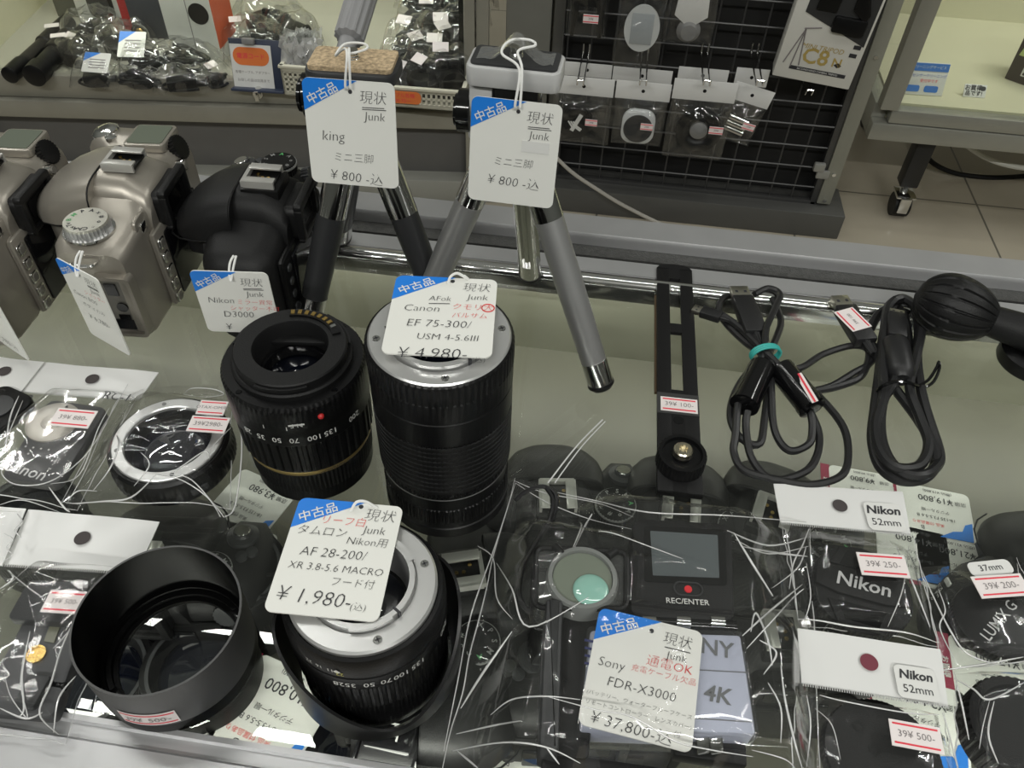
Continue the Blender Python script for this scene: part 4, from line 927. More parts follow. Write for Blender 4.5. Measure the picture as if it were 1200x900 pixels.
ct = b.build('contact_block', BLK, l1)
for q in range(8):
    a = pa+.62-q*.155; b = MB(); b.box(.0028, .0020, .0006, T(.0243*cos(a), .0243*sin(a), .0917, rz=a), 0); b.build('contact_pin', GOLD if q < 7 else CHROME, ct)
b = MB(); b.lathe([(.0178, .067), (.016, .0685), (.0, .0725)], 48, cap0=False, cap1=False); b.build('rear_element', GLS, l1)
b = MB(); b.lathe([(.0182, .0675), (.0182, .074), (.0165, .074), (.0150, .0690)], 48, cap0=False, cap1=False); b.build('element_ring', BLKG, l1)
b = MB(); b.bb(-.0175, .0175, .0125, .0175, .078, .0805, bev=.0005); b.build('light_baffle', BLKM, l1, M=T(rz=pv+pi/2-.35))
b = MB(); b.bb(-.0175, .0175, -.0175, -.0125, .078, .0805, bev=.0005); b.build('light_baffle', BLKM, l1, M=T(rz=pv+pi/2-.35))
# lens 2: tall, metal mount
c2 = P(515, 388, .122); c2.z = 0
l2 = thing('camera_lens', 'tall black zoom lens standing mount up, silver mount covered by a price tag', 'lens', c2)
b = MB(); b.lathe([(.0325, 0), (.0345, .001), (.0345, .008), (.0338, .0085), (.0338, .013), (.0343, .0135, 0, .0007, 100), (.0343, .024, 0, .0007, 100), (.0335, .0245), (.0335, .033), (.0345, .0345, 1), (.0345, .0352, 1), (.0345, .036), (.0350, .037, 0, .0009, 90), (.0350, .0385), (.0350, .040, 0, .0009, 90), (.0350, .0780, 0, .0009, 90), (.0352, .079), (.0352, .094), (.0348, .0945), (.0353, .0952), (.0353, .107), (.0355, .1075, 0, .0006, 70), (.0355, .1175, 0, .0006, 70), (.0350, .119), (.0340, .1200)], 360, mi=0, cap1=False)
b.build('barrel', [BLK, GREY], l2, angle=30)
# grooves across the zoom grip make its small square pads
b = MB()
for k in range(11): b.lathe([(.0345, .0405+.0034*k), (.03525, .0408+.0034*k), (.03525, .0431+.0034*k), (.0345, .0434+.0034*k)], 120, cap0=False, cap1=False)
b.build('zoom_grip', RUB, l2)
METAL = mat('mount_metal', (.66, .66, .655), .32, .75, bump=.03, bscale=300, var=.03)
def metal_mount(root, z, ro, pv, notch=True):
    b = MB(); b.lathe([(ro, z-.002), (ro, z), (ro-.001, z+.001), (ro-.0085, z+.001), (ro-.0088, z-.001), (ro-.0095, z-.001), (ro-.0095, z+.004), (ro-.0118, z+.004), (ro-.0122, z+.002), (ro-.0122, z-.012), (ro-.0135, z-.016)], 96, cap0=False, cap1=False)
    b.lathe([(ro-.0135, z-.016), (0, z-.016)], 48, mi=1, cap0=False, cap1=False)
    mt = b.build('metal_mount', [METAL, BLKM], root)
    for k in range(4):
        a = pv+.05+k*pi/2; b = MB(); M = T((ro-.0045)*cos(a), (ro-.0045)*sin(a), z+.001)
        b.lathe([(.0021, -.0002), (.0018, .0004), (0, .0004)], 18, M, 0, cap0=False, cap1=False); b.box(.0024, .0005, .0002, M @ T(0, 0, .0005, rz=.6), 1); b.box(.0024, .0005, .0002, M @ T(0, 0, .0005, rz=.6+pi/2), 1); b.build('mount_screw', [CHROME, INK], mt)
    for k in range(3):
        a = pv-.4+k*2*pi/3; b = MB(); R = ro-.0085
        vs = [((R if j < 10 else R-.0022)*cos(a+.8*(j % 10)/9), (R if j < 10 else R-.0022)*sin(a+.8*(j % 10)/9), zz) for zz in (z+.0028, z+.0044) for j in range(20)]
        fs = [(j, j+1, 21+j, 20+j) for j in range(9)]+[(j, j+1, j+11, j+10) for j in range(9)]+[(20+j, 21+j, 31+j, 30+j) for j in range(9)]
        b.add(vs, fs); b.build('bayonet_tab', METAL, mt)
    b = MB(); b.bb(-.0006, .0006, ro-.0125, ro-.0085, z-.001, z+.0042); b.build('lock_notch', INK, mt, M=T(rz=pv-pi/2+.55))
    b = MB(); b.lathe([(ro-.0150, z-.0155), (ro-.018, z-.0125), (0, z-.010)], 40, cap0=False, cap1=False); b.build('rear_element', GLS, mt)
    return mt
metal_mount(l2, .1195, .0340, VIEW(c2))
zt = .1248
TL, TR, BL = P(465, 323, zt), P(583, 328, zt), P(447, 414, zt)
tag('white tag lying on the tall lens, handwritten price of 4,980 yen', TL, TR, BL, [('AFok', .46, .33, .10, 2), ('_', .46, .40, .20, 2, .05), ('現状', .80, .15, .14, 2), ('Junk', .82, .29, .115, 2), ('Canon', .30, .48, .13, 2), ('クモリ大', .78, .44, .10, 3), ('o', .93, .435, .06, 3), ('バルサム', .76, .56, .085, 3), ('EF 75-300/', .48, .69, .14, 2), ('USM 4-5.6III', .58, .87, .115, 2), ('¥ 4,980-', .46, 1.09, .19, 2, .02), ('(込)', .88, 1.15, .08, 2)], [[hole_pt(TL, TR, BL)+Vector(v) for v in ((0, 0, 0), (.001, .002, .003), (.004, .005, .003), (.009, .006, -.001), (.006, .011, -.003))]], hole=(.56, .055), corner=(.58, .36), name='price_tag')
# lens 3 with its petal hood reversed
c3 = P(424, 680, .072); c3.z = 0
l3 = thing('camera_lens', 'black zoom lens wearing its petal hood reversed, silver mount under a tag', 'lens', c3)
b = MB(); b.lathe([(.0330, 0), (.0345, .001), (.0345, .010), (.0340, .012, 0, .0006, 100), (.0340, .022, 0, .0006, 100), (.0345, .0235), (.0350, .0245, 0, .0010, 60), (.0352, .043, 0, .0010, 60), (.0352, .044), (.0354, .0445), (.0354, .0535), (.0350, .054), (.0350, .056), (.0355, .0565), (.0352, .064), (.0340, .0670), (.0325, .0675)], 360, cap1=False)
pv = VIEW(c3)
scale_text(b, .0354, .0488, pv, [('28', -.52), ('35', -.38), ('50', -.16), ('70', .04), ('100', .23), ('135', .46), ('200', 1.0)], .0050, 1)
scale_text(b, .0355, .0605, pv, [('22', -.86), ('16', -.72), ('11', -.58), ('◆', -.50)], .0034, 1)
cyl_text(b, '22', .0355, .0585, pv-.47, .0036, 2)
b.build('barrel', [BLK, WHT, mat('yellow_print', (.6, .55, .1), .5)], l3, angle=30)
metal_mount(l3, .0690, .0320, pv)
b = MB(); n = 128; H0 = []
for k in range(n):
    a = 2*pi*k/n; h = .009+.040*(.5-.5*cos(2*(a-pv-.12)))**.8; H0.append((a, h))
rings = [[(.0405*cos(a), .0405*sin(a), .0005) for a, h in H0], [(.0418*cos(a), .0418*sin(a), h) for a, h in H0], [(.0404*cos(a), .0404*sin(a), h) for a, h in H0], [(.0362*cos(a), .0362*sin(a), .0015) for a, h in H0], [(.0405*cos(a), .0405*sin(a), .0005) for a, h in H0]]
b.loft(rings, caps=False); b.build('petal_hood', mat('hood_black', (.006, .006, .0065), .35, spec=.4), l3, angle=50)
zt = .0745
TL, TR, BL = P(352, 583, zt), P(473, 594, zt), P(308, 716, zt)
tag('white tag lying on the petal hood lens, handwritten price of 1,980 yen', TL, TR, BL, [('リーフ白', .47, .23, .11, 3), ('現状', .80, .14, .15, 2), ('Junk', .78, .30, .12, 2), ('タムロン', .30, .36, .12, 2), ('Nikon用', .74, .43, .11, 2), ('AF 28-200/', .46, .58, .135, 2), ('XR 3.8-5.6 MACRO', .52, .73, .105, 2), ('フード付', .70, .86, .10, 2), ('¥ 1,980-', .40, 1.03, .20, 2, -.04), ('(込)', .80, 1.08, .09, 2)], [[hole_pt(TL, TR, BL)+Vector(v) for v in ((0, 0, 0), (.002, .003, .003), (.006, .004, .003), (.011, .004, -.001))]], hole=(.60, .045), corner=(.62, .34))
# separate cylindrical hood
c4 = P(184, 722, .0415); c4.z = 0
hd = thing('lens_hood', 'tall round black lens hood standing open end up, price sticker near its foot', 'hood', c4)
b = MB(); b.lathe([(.0345, 0), (.0362, .001), (.0366, .010), (.0368, .0415, 1), (.0358, .0415, 1), (.0358, .012), (.0345, .0095), (.0325, .0095), (.0322, .0075), (.0300, .0072), (.0298, .0048), (.0278, .0045), (.0278, .002), (.0290, .0), (.0345, 0)], 128, cap0=False, cap1=False)
b.build('hood_shell', [mat('hood_shell_black', (.0015, .0015, .0016), .30, spec=.08), mat('worn_edge', (.06, .06, .06), .4)], hd, angle=30)
for a in (pi*.25, pi*1.3):
    b = MB(); b.bb(.0288, .0325, -.004, .004, .0045, .0085, bev=.0006); b.build('bayonet_tab', BLKG, hd, M=T(rz=a))
ps = VIEW(c4)-.72
b = MB()
def curved(b, r, z0, z1, p0, p1, mi, n=12): b.grid(n, 1, lambda u, v: (r*cos(p0+(p1-p0)*u), r*sin(p0+(p1-p0)*u), z0+(z1-z0)*v), mi=mi)
curved(b, .0370, .012, .0235, ps-.32, ps+.36, 0); curved(b, .03715, .0212, .0222, ps-.30, ps+.34, 1); curved(b, .03715, .0134, .0144, ps-.30, ps+.34, 1)
for k, ch in enumerate('39¥ 500-'): cyl_text(b, ch, .0372, .0178, ps-.22+.07*k, .0052, 2, False)
b.build('price_sticker', [STICK, REDLINE, GREYINK], hd)
# ------------------------------------------------------------------ things lying on the glass
def quadframe(TL, TR, BL, z=0):
    """flat frame on the glass from three pixel corners"""
    return frame3(P(*TL, z), P(*TR, z), P(*BL, z))
def sticker(b, txt, TL, TR, BL, z, mi=(0, 1, 2), tilt=0):
    M, W, H = frame3(P(*TL, z), P(*TR, z), P(*BL, z)); M = M @ Matrix.Rotation(tilt, 4, 'X')
    b.box(W, H, .0004, M, mi[0])
    for s in (.36, -.36): b.box(W*.88, H*.06, .0003, M @ T(0, H*s, .0003), mi[1])
    b.text(txt, min(W*.20, H*.42), M @ T(0, 0, .0004), mi[2], -.006)
def fpath(H, pts, dz=.0006):
    out = []
    for px, py in pts:
        z = .01
        for _ in range(3): q = P(px, py, z); z = H(q.x, q.y)+dz
        q.z = z; out.append(q)
    return out
def film_over(root, quad, bumps, seed, amp=.003, creases=(), nu=110, nv=110, base=.0012, fold_r=.00035, rim=True, ridge=30, name='film'):
    """clear film draped over bumps = [(cx, cy, hx, hy, rot, top, fall)] inside a quad of world points TL TR BR BL"""
    TL, TR, BR, BL = quad
    def hgt(x, y):
        h = base
        for cx, cy, hx, hy, rot, top, fall in bumps:
            dx, dy = x-cx, y-cy; c, s = cos(rot), sin(rot); u = abs(dx*c+dy*s)-hx; v = abs(-dx*s+dy*c)-hy
            d = hypot(max(u, 0), max(v, 0)); t = max(0, 1-d/fall); h = max(h, top*t*t*(3-2*t) if t < 1 else top)
        return h
    def crk(x, y):
        p = Vector((x*ridge+seed, y*ridge, seed*.7))
        a = 1-abs(noise.noise(p))*2.4; a2 = 1-abs(noise.noise(p*2.3+Vector((5, 3, 1))))*2.4
        return max(0, a)**3*.45 + .5*noise.noise(p*.5)+.25 + .22*noise.voronoi(Vector((p.x*2.7, p.y*2.3+.4*noise.noise(p*2), seed)))[0][0] + .75*noise.voronoi(Vector((p.x*.9+.6*noise.noise(p), p.y*1.3, 0)))[0][0]
    def at(u, v):
        t = TL.lerp(TR, u); q = BL.lerp(BR, u); p = t.lerp(q, v)
        e = min(u, 1-u, v, 1-v)*9; e = max(0, min(1, e))
        wob = (1-e)*.003
        x = p.x + wob*noise.noise((p.x*60, p.y*60, seed)); y = p.y+wob*noise.noise((p.x*60, p.y*60, seed+9))
        return (x, y, hgt(x, y)*(.25+.75*e) + amp*crk(x, y)*(.25+.75*e))
    b = MB(); b.grid(nu, nv, at, mi=0)
    R = random.Random(int(seed*100))
    H = lambda x, y: hgt(x, y)+amp*crk(x, y)
    def rid(pts, r): b.tube(smooth_path(pts, 6), (lambda t: r*(.35+.65*sin(pi*min(1, max(0, t))))), 5, 1)
    for cpx in creases: rid(fpath(H, cpx), fold_r*R.uniform(.7, 1.7))
    if rim:
        for A, B2 in ((TL, BL), (TR, BR), (BL, BR)):
            rid([Vector((*(A.lerp(B2, t).xy), hgt(*A.lerp(B2, t).xy)*.3+base+.0006)) + Vector((.0015*noise.noise((t*9, seed, A.x*50)), .0015*noise.noise((t*9, seed+3, A.y*50)), 0)) for t in [k/10 for k in range(11)]], fold_r)
    b.keepn = False
    o = b.build(name, [FILM, FOLD_GLINT], root, world=True, angle=80)
    return H
# ---- flash bracket
br_top, br_bot = P(787, 316, .004), P(797, 574, .004)
A, Bq = P(790, 316, .004), P(797, 578, .004); dirv = (Bq-A); Lb = dirv.length
brk = thing('flash_bracket', 'flat black slotted metal bracket with a knurled knob and 100 yen sticker', 'bracket', (A.x, A.y, 0), atan2(dirv.y, dirv.x)+pi/2)
Wb = .0262
def slot_plate(b, L, W, z0, z1, slots):
    ys = [0, -L]; outer = rrect(W, L, .0035, 4, 0, -L/2)
    xs = [-W/2, -.0038, .0038, W/2]; cuts = sorted([v for s in slots for v in s], reverse=True)
    edges = [0]+cuts+[-L]
    b.bb(-W/2, -.0038, -L, 0, z0, z1, bev=.0006); b.bb(.0038, W/2, -L, 0, z0, z1, bev=.0006)
    for k in range(0, len(edges)-1, 2): b.bb(-.0040, .0040, edges[k+1], edges[k], z0, z1-.00002)
b = MB(); slot_plate(b, Lb, Wb, .0025, .0052, [(-.012, -.062), (-.071, -.126)]); b.prism([(x*Wb/2, .006*sqrt(max(0, 1-x*x))-.001) for x in [1-k/8 for k in range(17)]], .0025, .0052); b.build('plate', BLKM, brk)
b = MB(); b.bb(-Wb/2-.0012, -Wb/2+.004, -.127, -.03, .0002, .0026); b.bb(Wb/2-.004, Wb/2, -.127, -.03, .0002, .0024); b.build('rubber_strip', mat('strip_brown', (.09, .06, .03), .8, bump=.6, bscale=600), brk)
b = MB(); b.bb(-Wb/2, Wb/2, -Lb, -Lb+.025, .0002, .0026); b.build('foot_pad', RUB, brk)
b = MB(); b.lathe([(0, 0), (.0032, 0), (.0032, .0002), (0, .0002)], 18, T(0, -.152, .0052), 0, cap0=False, cap1=False); b.build('thread_hole', BLKG, brk)
b = MB(); b.lathe([(.0145, 0), (.0145, .001, 0, .0007, 34), (.0145, .0085, 0, .0007, 34), (.0138, .0095), (.0118, .0095), (.0112, .0072), (.0062, .0072), (.0062, .0095)], 136, T(0, -.1855, .0052), 0)
kn = b.build('knob', BLK, brk)
b = MB(); b.lathe([(.0056, .0096), (.0056, .0125), (.0048, .0132), (.0026, .0132), (.0024, .0105), (0, .0105)], 32, T(0, -.1855, .0052), 0, cap0=False, cap1=False); b.build('brass_screw', mat('brass_nickel', (.62, .57, .44), .25, 1), kn)
b = MB(); M = T(0, -.1385, .0054); b.box(.0262, .0175, .0004, M, 3); b.box(.0230, .0118, .0004, M @ T(.0005, -.001, .0003), 0)
for s in (.0042, -.0042): b.box(.0205, .0009, .0002, M @ T(.0005, s-.001, .0006), 1)
b.text('39¥ 100-', .0050, M @ T(.0005, -.001, .0007), 2, -.006); b.build('price_sticker', [STICK, REDLINE, GREYINK, mat('tape_dark', (.05, .05, .05), .2)], brk)
# ---- USB cables
CAB = mat('cable_black', (.014, .014, .015), .42, bump=.1, bscale=700)
def pz(pts): return [P(x, y, z) for x, y, z in pts]
def usb_plug(root, tip, back, w, th, name='plug', metal_len=.011, sub=True):
    z = (back-tip).normalized(); Mx = align(tip, back); L = (back-tip).length
    up = Vector((0, 0, 1)); x = z.cross(up).normalized() if True else None; y = x.cross(z)
    Mx = basis(x, y, z, tip)
    b = MB(); b.box(w*1.25, th*1.6, L-metal_len, Mx @ T(0, 0, metal_len+(L-metal_len)/2), 0, th*.3); b.lathe([(th*.62, 0, 0, .0005, 6), (th*.42, .012, 0, .0005, 6)], 36, Mx @ T(0, 0, L-.001), 0)
    pl = b.build(name, CAB, root, world=True)
    b = MB(); b.box(w, th, metal_len+.004, Mx @ T(0, 0, (metal_len+.004)/2), 0, .0003)
    for s in (-.25, .25): b.box(w*.16, th*.04, metal_len*.22, Mx @ T(w*s, th*.5, metal_len*.55), 1)
    b.build('metal_connector', [mat('usb_metal', (.62, .60, .52), .3, 1), INK], pl, world=True); return pl
u1 = thing('usb_cable', 'black cable bundle with two ferrite lumps, tied with a teal band', 'cable', P(895, 440))
r_ = .0024
b = MB()
for pts in ([(845, 368, .007), (868, 385, .009), (893, 410, .013), (912, 428, .012), (942, 470, .008), (960, 510, .004), (952, 545, .003), (925, 560, .003), (900, 560, .003), (880, 535, .004), (874, 500, .006), (876, 482, .009)],
            [(886, 395, .010), (893, 415, .012), (880, 440, .012), (866, 470, .010), (862, 510, .006), (860, 530, .003), (872, 551, .003), (910, 562, .003), (950, 568, .003), (985, 558, .003), (994, 535, .003), (988, 500, .003), (960, 465, .003), (930, 440, .006), (903, 420, .012), (897, 390, .015), (908, 362, .012), (914, 345, .008), (900, 338, .006), (884, 345, .006)],
            [(898, 420, .010), (900, 450, .006), (896, 490, .004), (890, 520, .003), (870, 515, .003), (857, 495, .003), (858, 470, .003), (870, 445, .006), (888, 425, .010)],
            [(905, 420, .012), (904, 460, .008), (908, 505, .004), (925, 528, .003), (948, 520, .004), (952, 500, .006), (950, 485, .008)],
            [(894, 415, .008), (872, 400, .005), (850, 378, .003), (842, 362, .003), (850, 348, .003), (866, 350, .003), (880, 372, .003), (893, 405, .006)],
            [(899, 418, .008), (910, 395, .005), (915, 375, .003), (905, 350, .004)],
            [(905, 425, .010), (935, 432, .006), (965, 415, .003), (1000, 405, .003), (1018, 412, .003), (1010, 440, .003), (985, 452, .003), (957, 458, .003)]):
    b.tube(smooth_path(pz(pts), 6), r_, 8)
b.build('cord', CAB, u1, world=True)
for A_, B_ in (((893, 430, .012), (872, 475, .010)), ((915, 432, .012), (952, 478, .010))):
    A, Bq = P(*A_), P(*B_); d = (Bq-A).normalized(); b = MB(); L = (Bq-A).length
    b.lathe([(.005, -.002), (.0085, 0), (.0088, .003), (.0088, L-.004), (.0092, L-.004), (.0092, L), (.006, L+.001)], 32, align(A, Bq)); b.build('ferrite', BLKG, u1, world=True)
usb_plug(u1, P(865, 338, .010), P(886, 392, .011), .0125, .0048)
usb_plug(u1, P(812, 362, .006), P(845, 372, .008), .0070, .0035, metal_len=.006)
M, W, H = frame3(P(938, 437, .0205), P(958, 470, .0205), P(934, 440, .0195)); b = MB(); b.box(W, .004, .0003, M, 0); b.box(W, .0012, .0002, M @ T(0, 0, .0003), 1); b.build('price_sticker', [STICK, REDLINE], u1, world=True)
b = MB()
cen = P(897, 415, .010); ax = (P(905, 430, .01)-P(889, 400, .01)).normalized(); pp_ = ax.cross(Vector((0, 0, 1))).normalized()
for k in range(3): b.tube([cen+ax*(.0016*(k-1))+pp_*(.0100*cos(a))+Vector((0, 0, .0075*sin(a))) for a in [q*pi/10 for q in range(20)]], .0009, 6, closed=True)
b.build('teal_band', mat('teal_rubber', (.04, .42, .38), .5), u1, world=True)
u2 = thing('usb_cable', 'thick black USB cable coiled in loops, sticker on its plug and black twist tie', 'cable', P(1055, 450))
r_ = .0032; b = MB()
for pts in ([(1022, 405, .006), (1032, 425, .007), (1045, 450, .009), (1075, 490, .007), (1092, 520, .005), (1096, 545, .004), (1080, 562, .004), (1052, 562, .004), (1030, 545, .004), (1022, 515, .005), (1025, 480, .008), (1030, 440, .009), (1034, 400, .008), (1042, 368, .006), (1055, 352, .005), (1068, 355, .005), (1076, 380, .006), (1075, 420, .008), (1078, 450, .010), (1085, 480, .008), (1098, 520, .004)],
            [(1098, 520, .004), (1101, 540, .004), (1085, 556, .010), (1060, 555, .010), (1040, 535, .010), (1032, 505, .010), (1035, 470, .012), (1046, 450, .013), (1052, 430, .012), (1051, 400, .012)],
            [(1048, 352, .011), (1060, 350, .011), (1075, 362, .011), (1080, 385, .011), (1072, 425, .012), (1066, 455, .013), (1078, 490, .011), (1088, 520, .010), (1078, 545, .010), (1050, 548, .012), (1032, 530, .012), (1026, 500, .012), (1035, 465, .014), (1034, 430, .013), (1036, 390, .012), (1040, 362, .011), (1048, 352, .011)],
            [(1020, 385, .004), (1030, 368, .003), (1050, 360, .003), (1062, 380, .003), (1066, 420, .004)],
            [(1025, 405, .005), (1020, 425, .003), (1000, 437, .003), (975, 452, .003), (955, 458, .003)]):
    b.tube(smooth_path(pz(pts), 6), r_ if pts[0][0] != 1025 else .0024, 8)
b.build('cord', CAB, u2, world=True)
A, Bq = P(1048, 402, .013), P(1056, 442, .013); L = (Bq-A).length
b = MB(); b.lathe([(.005, -.003), (.0085, 0), (.0092, .003), (.0092, L-.004), (.0078, L), (.005, L+.003)], 28, align(A, Bq)); b.build('ferrite', CAB, u2, world=True)
usb_plug(u2, P(982, 349, .008), P(1015, 402, .008), .0125, .0052)
b = MB(); M, W, H = frame3(P(977, 366, .0128), P(999, 360, .0128), P(993, 390, .0128)); b.box(W, H, .0004, M, 0); b.box(W*.06, H*.9, .0003, M @ T(-W*.38, 0, .0003), 1); b.box(W*.06, H*.9, .0003, M @ T(W*.38, 0, .0003), 1); b.text('39¥ 100', H*.16, M @ T(0, 0, .0005, rz=pi/2), 2); b.build('price_sticker', [STICK, REDLINE, GREYINK], u2, world=True)
# plug at the other end, tucked in the loop
usb_plug(u2, P(1050, 366, .014), P(1050, 398, .0135), .010, .006, metal_len=.004)
b = MB(); b.tube(pz([(1028, 458, .012), (1035, 452, .020), (1050, 447, .022), (1066, 449, .021), (1076, 452, .014), (1080, 454, .008)]), .0011, 6, sub=5); b.tube(pz([(1076, 452, .012), (1088, 445, .014), (1098, 430, .016), (1100, 424, .016), (1101, 432, .014), (1095, 446, .012), (1086, 453, .011), (1078, 453, .012)]), .0010, 6, sub=5); b.build('twist_tie', BLKG, u2, world=True)
# ---- ribbed ball grip and its holder at the right edge
g0, g1 = P(1072, 345, .026), P(1168, 378, .024)
gr = thing('tripod_grip', 'black ribbed egg shaped grip on a thick neck at the right edge of the glass', 'grip', (g1.x, g1.y, 0))
L = (g1-g0).length; prof = [(max(.001, .0225*sqrt(max(0, 1-((t-.42)/.60)**2)) if t > .42 else .0225*sqrt(max(0, 1-((.42-t)/.42)**2))), L*t) for t in [k/28 for k in range(28)]]
b = MB(); n = 180; vs = []; fs = []
Mg = align(g0, g1)
for i, (r, z) in enumerate(prof):
    t = z/L
    for k in range(n):
        q = (k % 10); dep = (.0011 if (q in (4, 5) and .10 < t < .38) else 0) + (.0014 if (q in (4, 5) and .42 < t < .90) else 0)
        vs.append(((r-dep)*cos(2*pi*k/n), (r-dep)*sin(2*pi*k/n), z))
for i in range(len(prof)-1):
    for k in range(n): fs.append((i*n+k, i*n+(k+1) % n, (i+1)*n+(k+1) % n, (i+1)*n+k))
fs += [tuple(range(n)), tuple((len(prof)-1)*n+k for k in range(n))]
b.add(vs, fs, Mg); b.build('ribbed_grip', RUB, gr, world=True, angle=50)
dg = (g1-g0).normalized(); e1 = g1+dg*.022
b = MB(); b.lathe([(.0095, -.004), (.0105, .002), (.0125, .030), (.0125, .034)], 32, align(g1-dg*.006, e1), 0); b.build('neck', BLKM, gr, world=True)
hb = e1+dg*.010
b = MB(); b.lathe([(.010, -.012), (.017, -.010), (.018, -.006), (.018, .006), (.017, .010), (.010, .012)], 40, Matrix.Translation(hb) @ Matrix.Rotation(radians(72), 4, 'Y') @ Matrix.Rotation(.4, 4, 'X'), 0); cl = b.build('clamp_ring', BLKG, gr, world=True)
b = MB(); b.lathe([(.0075, 0), (.0075, .004), (.006, .005)], 28, Matrix.Translation(hb) @ Matrix.Rotation(radians(-72), 4, 'Y') @ T(0, 0, .010), 0); b.build('lock_button', GREY, cl, world=True)
lb = P(1206, 425, 0)
b = MB(); b.lathe([(.021, 0), (.022, .002), (.022, .010), (.018, .013), (.012, .014), (.010, .022), (.009, .028)], 40, Matrix.Translation(lb), 0); b.build('base_knob', BLK, gr, world=True)
# ---- bagged lens caps at the right
def header(root, TL, TR, BR, BL, z, thick=.0006, hole=None, ziprow=True, m=None):
    """white folded card of a bag; pixel corners"""
    c = [P(*q, z) for q in (TL, TR, BR, BL)]
    b = MB(); cz = [v+Vector((0, 0, .0002)) for v in c]
    nu, nv = 24, 8
    def g(u, v):
        p = c[0].lerp(c[1], u).lerp(c[3].lerp(c[2], u), v); return (p.x, p.y, z+.0008+.0010*noise.noise((p.x*40, p.y*40, z*99+root.location.x*7)))
    b.grid(nu, nv, g); b.grid(nu, nv, lambda u, v: (lambda p: (p[0], p[1], p[2]-.0006))(g(u, v)))
    for (u0, v0, u1_, v1) in ((0, 0, 1, 0), (1, 0, 1, 1), (1, 1, 0, 1), (0, 1, 0, 0)):
        for k in range(12):
            a = g(u0+(u1_-u0)*k/12, v0+(v1-v0)*k/12); d = g(u0+(u1_-u0)*(k+1)/12, v0+(v1-v0)*(k+1)/12)
            b.add([a, d, (d[0], d[1], d[2]-.0006), (a[0], a[1], a[2]-.0006)], [(0, 1, 2, 3)])
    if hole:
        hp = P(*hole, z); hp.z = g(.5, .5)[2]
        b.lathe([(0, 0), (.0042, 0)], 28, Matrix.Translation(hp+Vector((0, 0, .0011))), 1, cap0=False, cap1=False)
    if ziprow:
        n = 60
        for k in range(n):
            p = c[3].lerp(c[2], (k+.5)/n); d = (c[3]-c[0]).normalized()
            q0 = p; q1 = p+d*.0016; b.cyl((q0.x, q0.y, z+.0012), (q1.x, q1.y, z+.0012), .00028, n=4, mi=2)
    return b, g
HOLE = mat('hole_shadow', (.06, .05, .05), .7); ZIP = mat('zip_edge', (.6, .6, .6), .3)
def rnd_label(b, s, TL, TR, BL, z, size, mi_p, mi_t, off=.0, shear=0):
    M, W, H = frame3(P(*TL, z), P(*TR, z), P(*BL, z)); b.prism(rrect(W, H, H*.16), 0, .0003, M, mi_p)
    for k, (t, v, sz, o_, sh) in enumerate(s): b.text(t, H*sz, M @ T(0, H*v, .0005), mi_t, o_, sh)
# lens cap builders
def pinch_cap(name, label, c, r, rz, word, gm):
    t = thing(name, label, 'lens cap', (c.x, c.y, 0), rz)
    b = MB(); b.lathe([(r*.94, 0), (r, .0012, 0, .0005, 60), (r, .0062, 0, .0005, 60), (r*.97, .0075), (r*.90, .0080)], 240, cap1=True); b.build('cap_body', BLKM, t, angle=30)
    # raised centre bar and two recessed finger pads
    b = MB(); bar = [(-r*.90, -r*.16), (-r*.46, -r*.26), (r*.46, -r*.26), (r*.90, -r*.16), (r*.90, r*.30), (r*.42, r*.38), (-r*.42, r*.38), (-r*.90, r*.30)]
    b.prism(bar, .0075, .0098, mi=0, bev=.0006); b.build('centre_bar', BLKM, t)
    for s in (1, -1):
        pad = [(-r*.58, s*r*.40), (r*.58, s*r*.40), (r*.40, s*r*.86), (-r*.40, s*r*.86)]
        b = MB(); b.prism([(x*1.12, y*1.02) for x, y in pad] if s > 0 else [(x*1.12, y*1.02-r*.02) for x, y in pad], .0070, .0094, mi=0, bev=.0008)
        b.prism([(x*.78, s*r*.10+y*.82) for x, y in pad], .0094, .00955, mi=1); b.build('pinch_pad', [BLKM, BLKG], t)
    b = MB(); b.text(word, r*.42, T(0, r*.06, .0100), 0, .016, .12); b.build('lettering', gm, t); return t
LOGO = mat('logo_grey', (.55, .55, .55), .4)
def bag_at(px, label, group=None, name='zip_bag', cat='bag'):
    p = P(*px); return thing(name, label, cat, (p.x, p.y, 0), 0, group)
# Nikon 250 bag
cc = P(1010, 690, .008); capr = .0262
pinch_cap('snap_cap', 'black 52mm pinch lens cap with large white lettering inside a bag', cc, capr, -.16, 'Nikon', LOGO)
bg = bag_at((1010, 660), 'clear bag with white 52mm header card and 250 yen sticker')
b, _g = header(bg, (906, 568), (1057, 577), (1067, 627), (914, 613), .002, hole=(983, 595)); b.build('header_card', [PAPER, HOLE, ZIP], bg, world=True)
b = MB(); rnd_label(b, [('Nikon', .21, .40, .03, .15), ('52mm', -.22, .34, .0, 0)], (1010, 588), (1053, 591), (1013, 620), .0042, .4, 0, 1); b.build('size_label', [WHT, INK], bg, world=True)
film_over(bg, [P(914, 613), P(1067, 626), P(1100, 760), P(936, 737)], [(cc.x, cc.y, capr*.72, capr*.72, 0, .0125, .022)], 1.7, .0022, [[(935, 725), (960, 728), (1000, 735), (1060, 742), (1096, 752)], [(1050, 640), (1072, 690), (1090, 735)], [(920, 620), (928, 660), (935, 720)], [(1065, 640), (1058, 690), (1040, 735)], [(942, 730), (950, 700), (945, 660)]])
b = MB(); sticker(b, '39¥ 250-', (1003, 647), (1059, 651), (1006, 673), .0165); b.build('price_sticker', [STICK, REDLINE, GREYINK], bg, world=True)
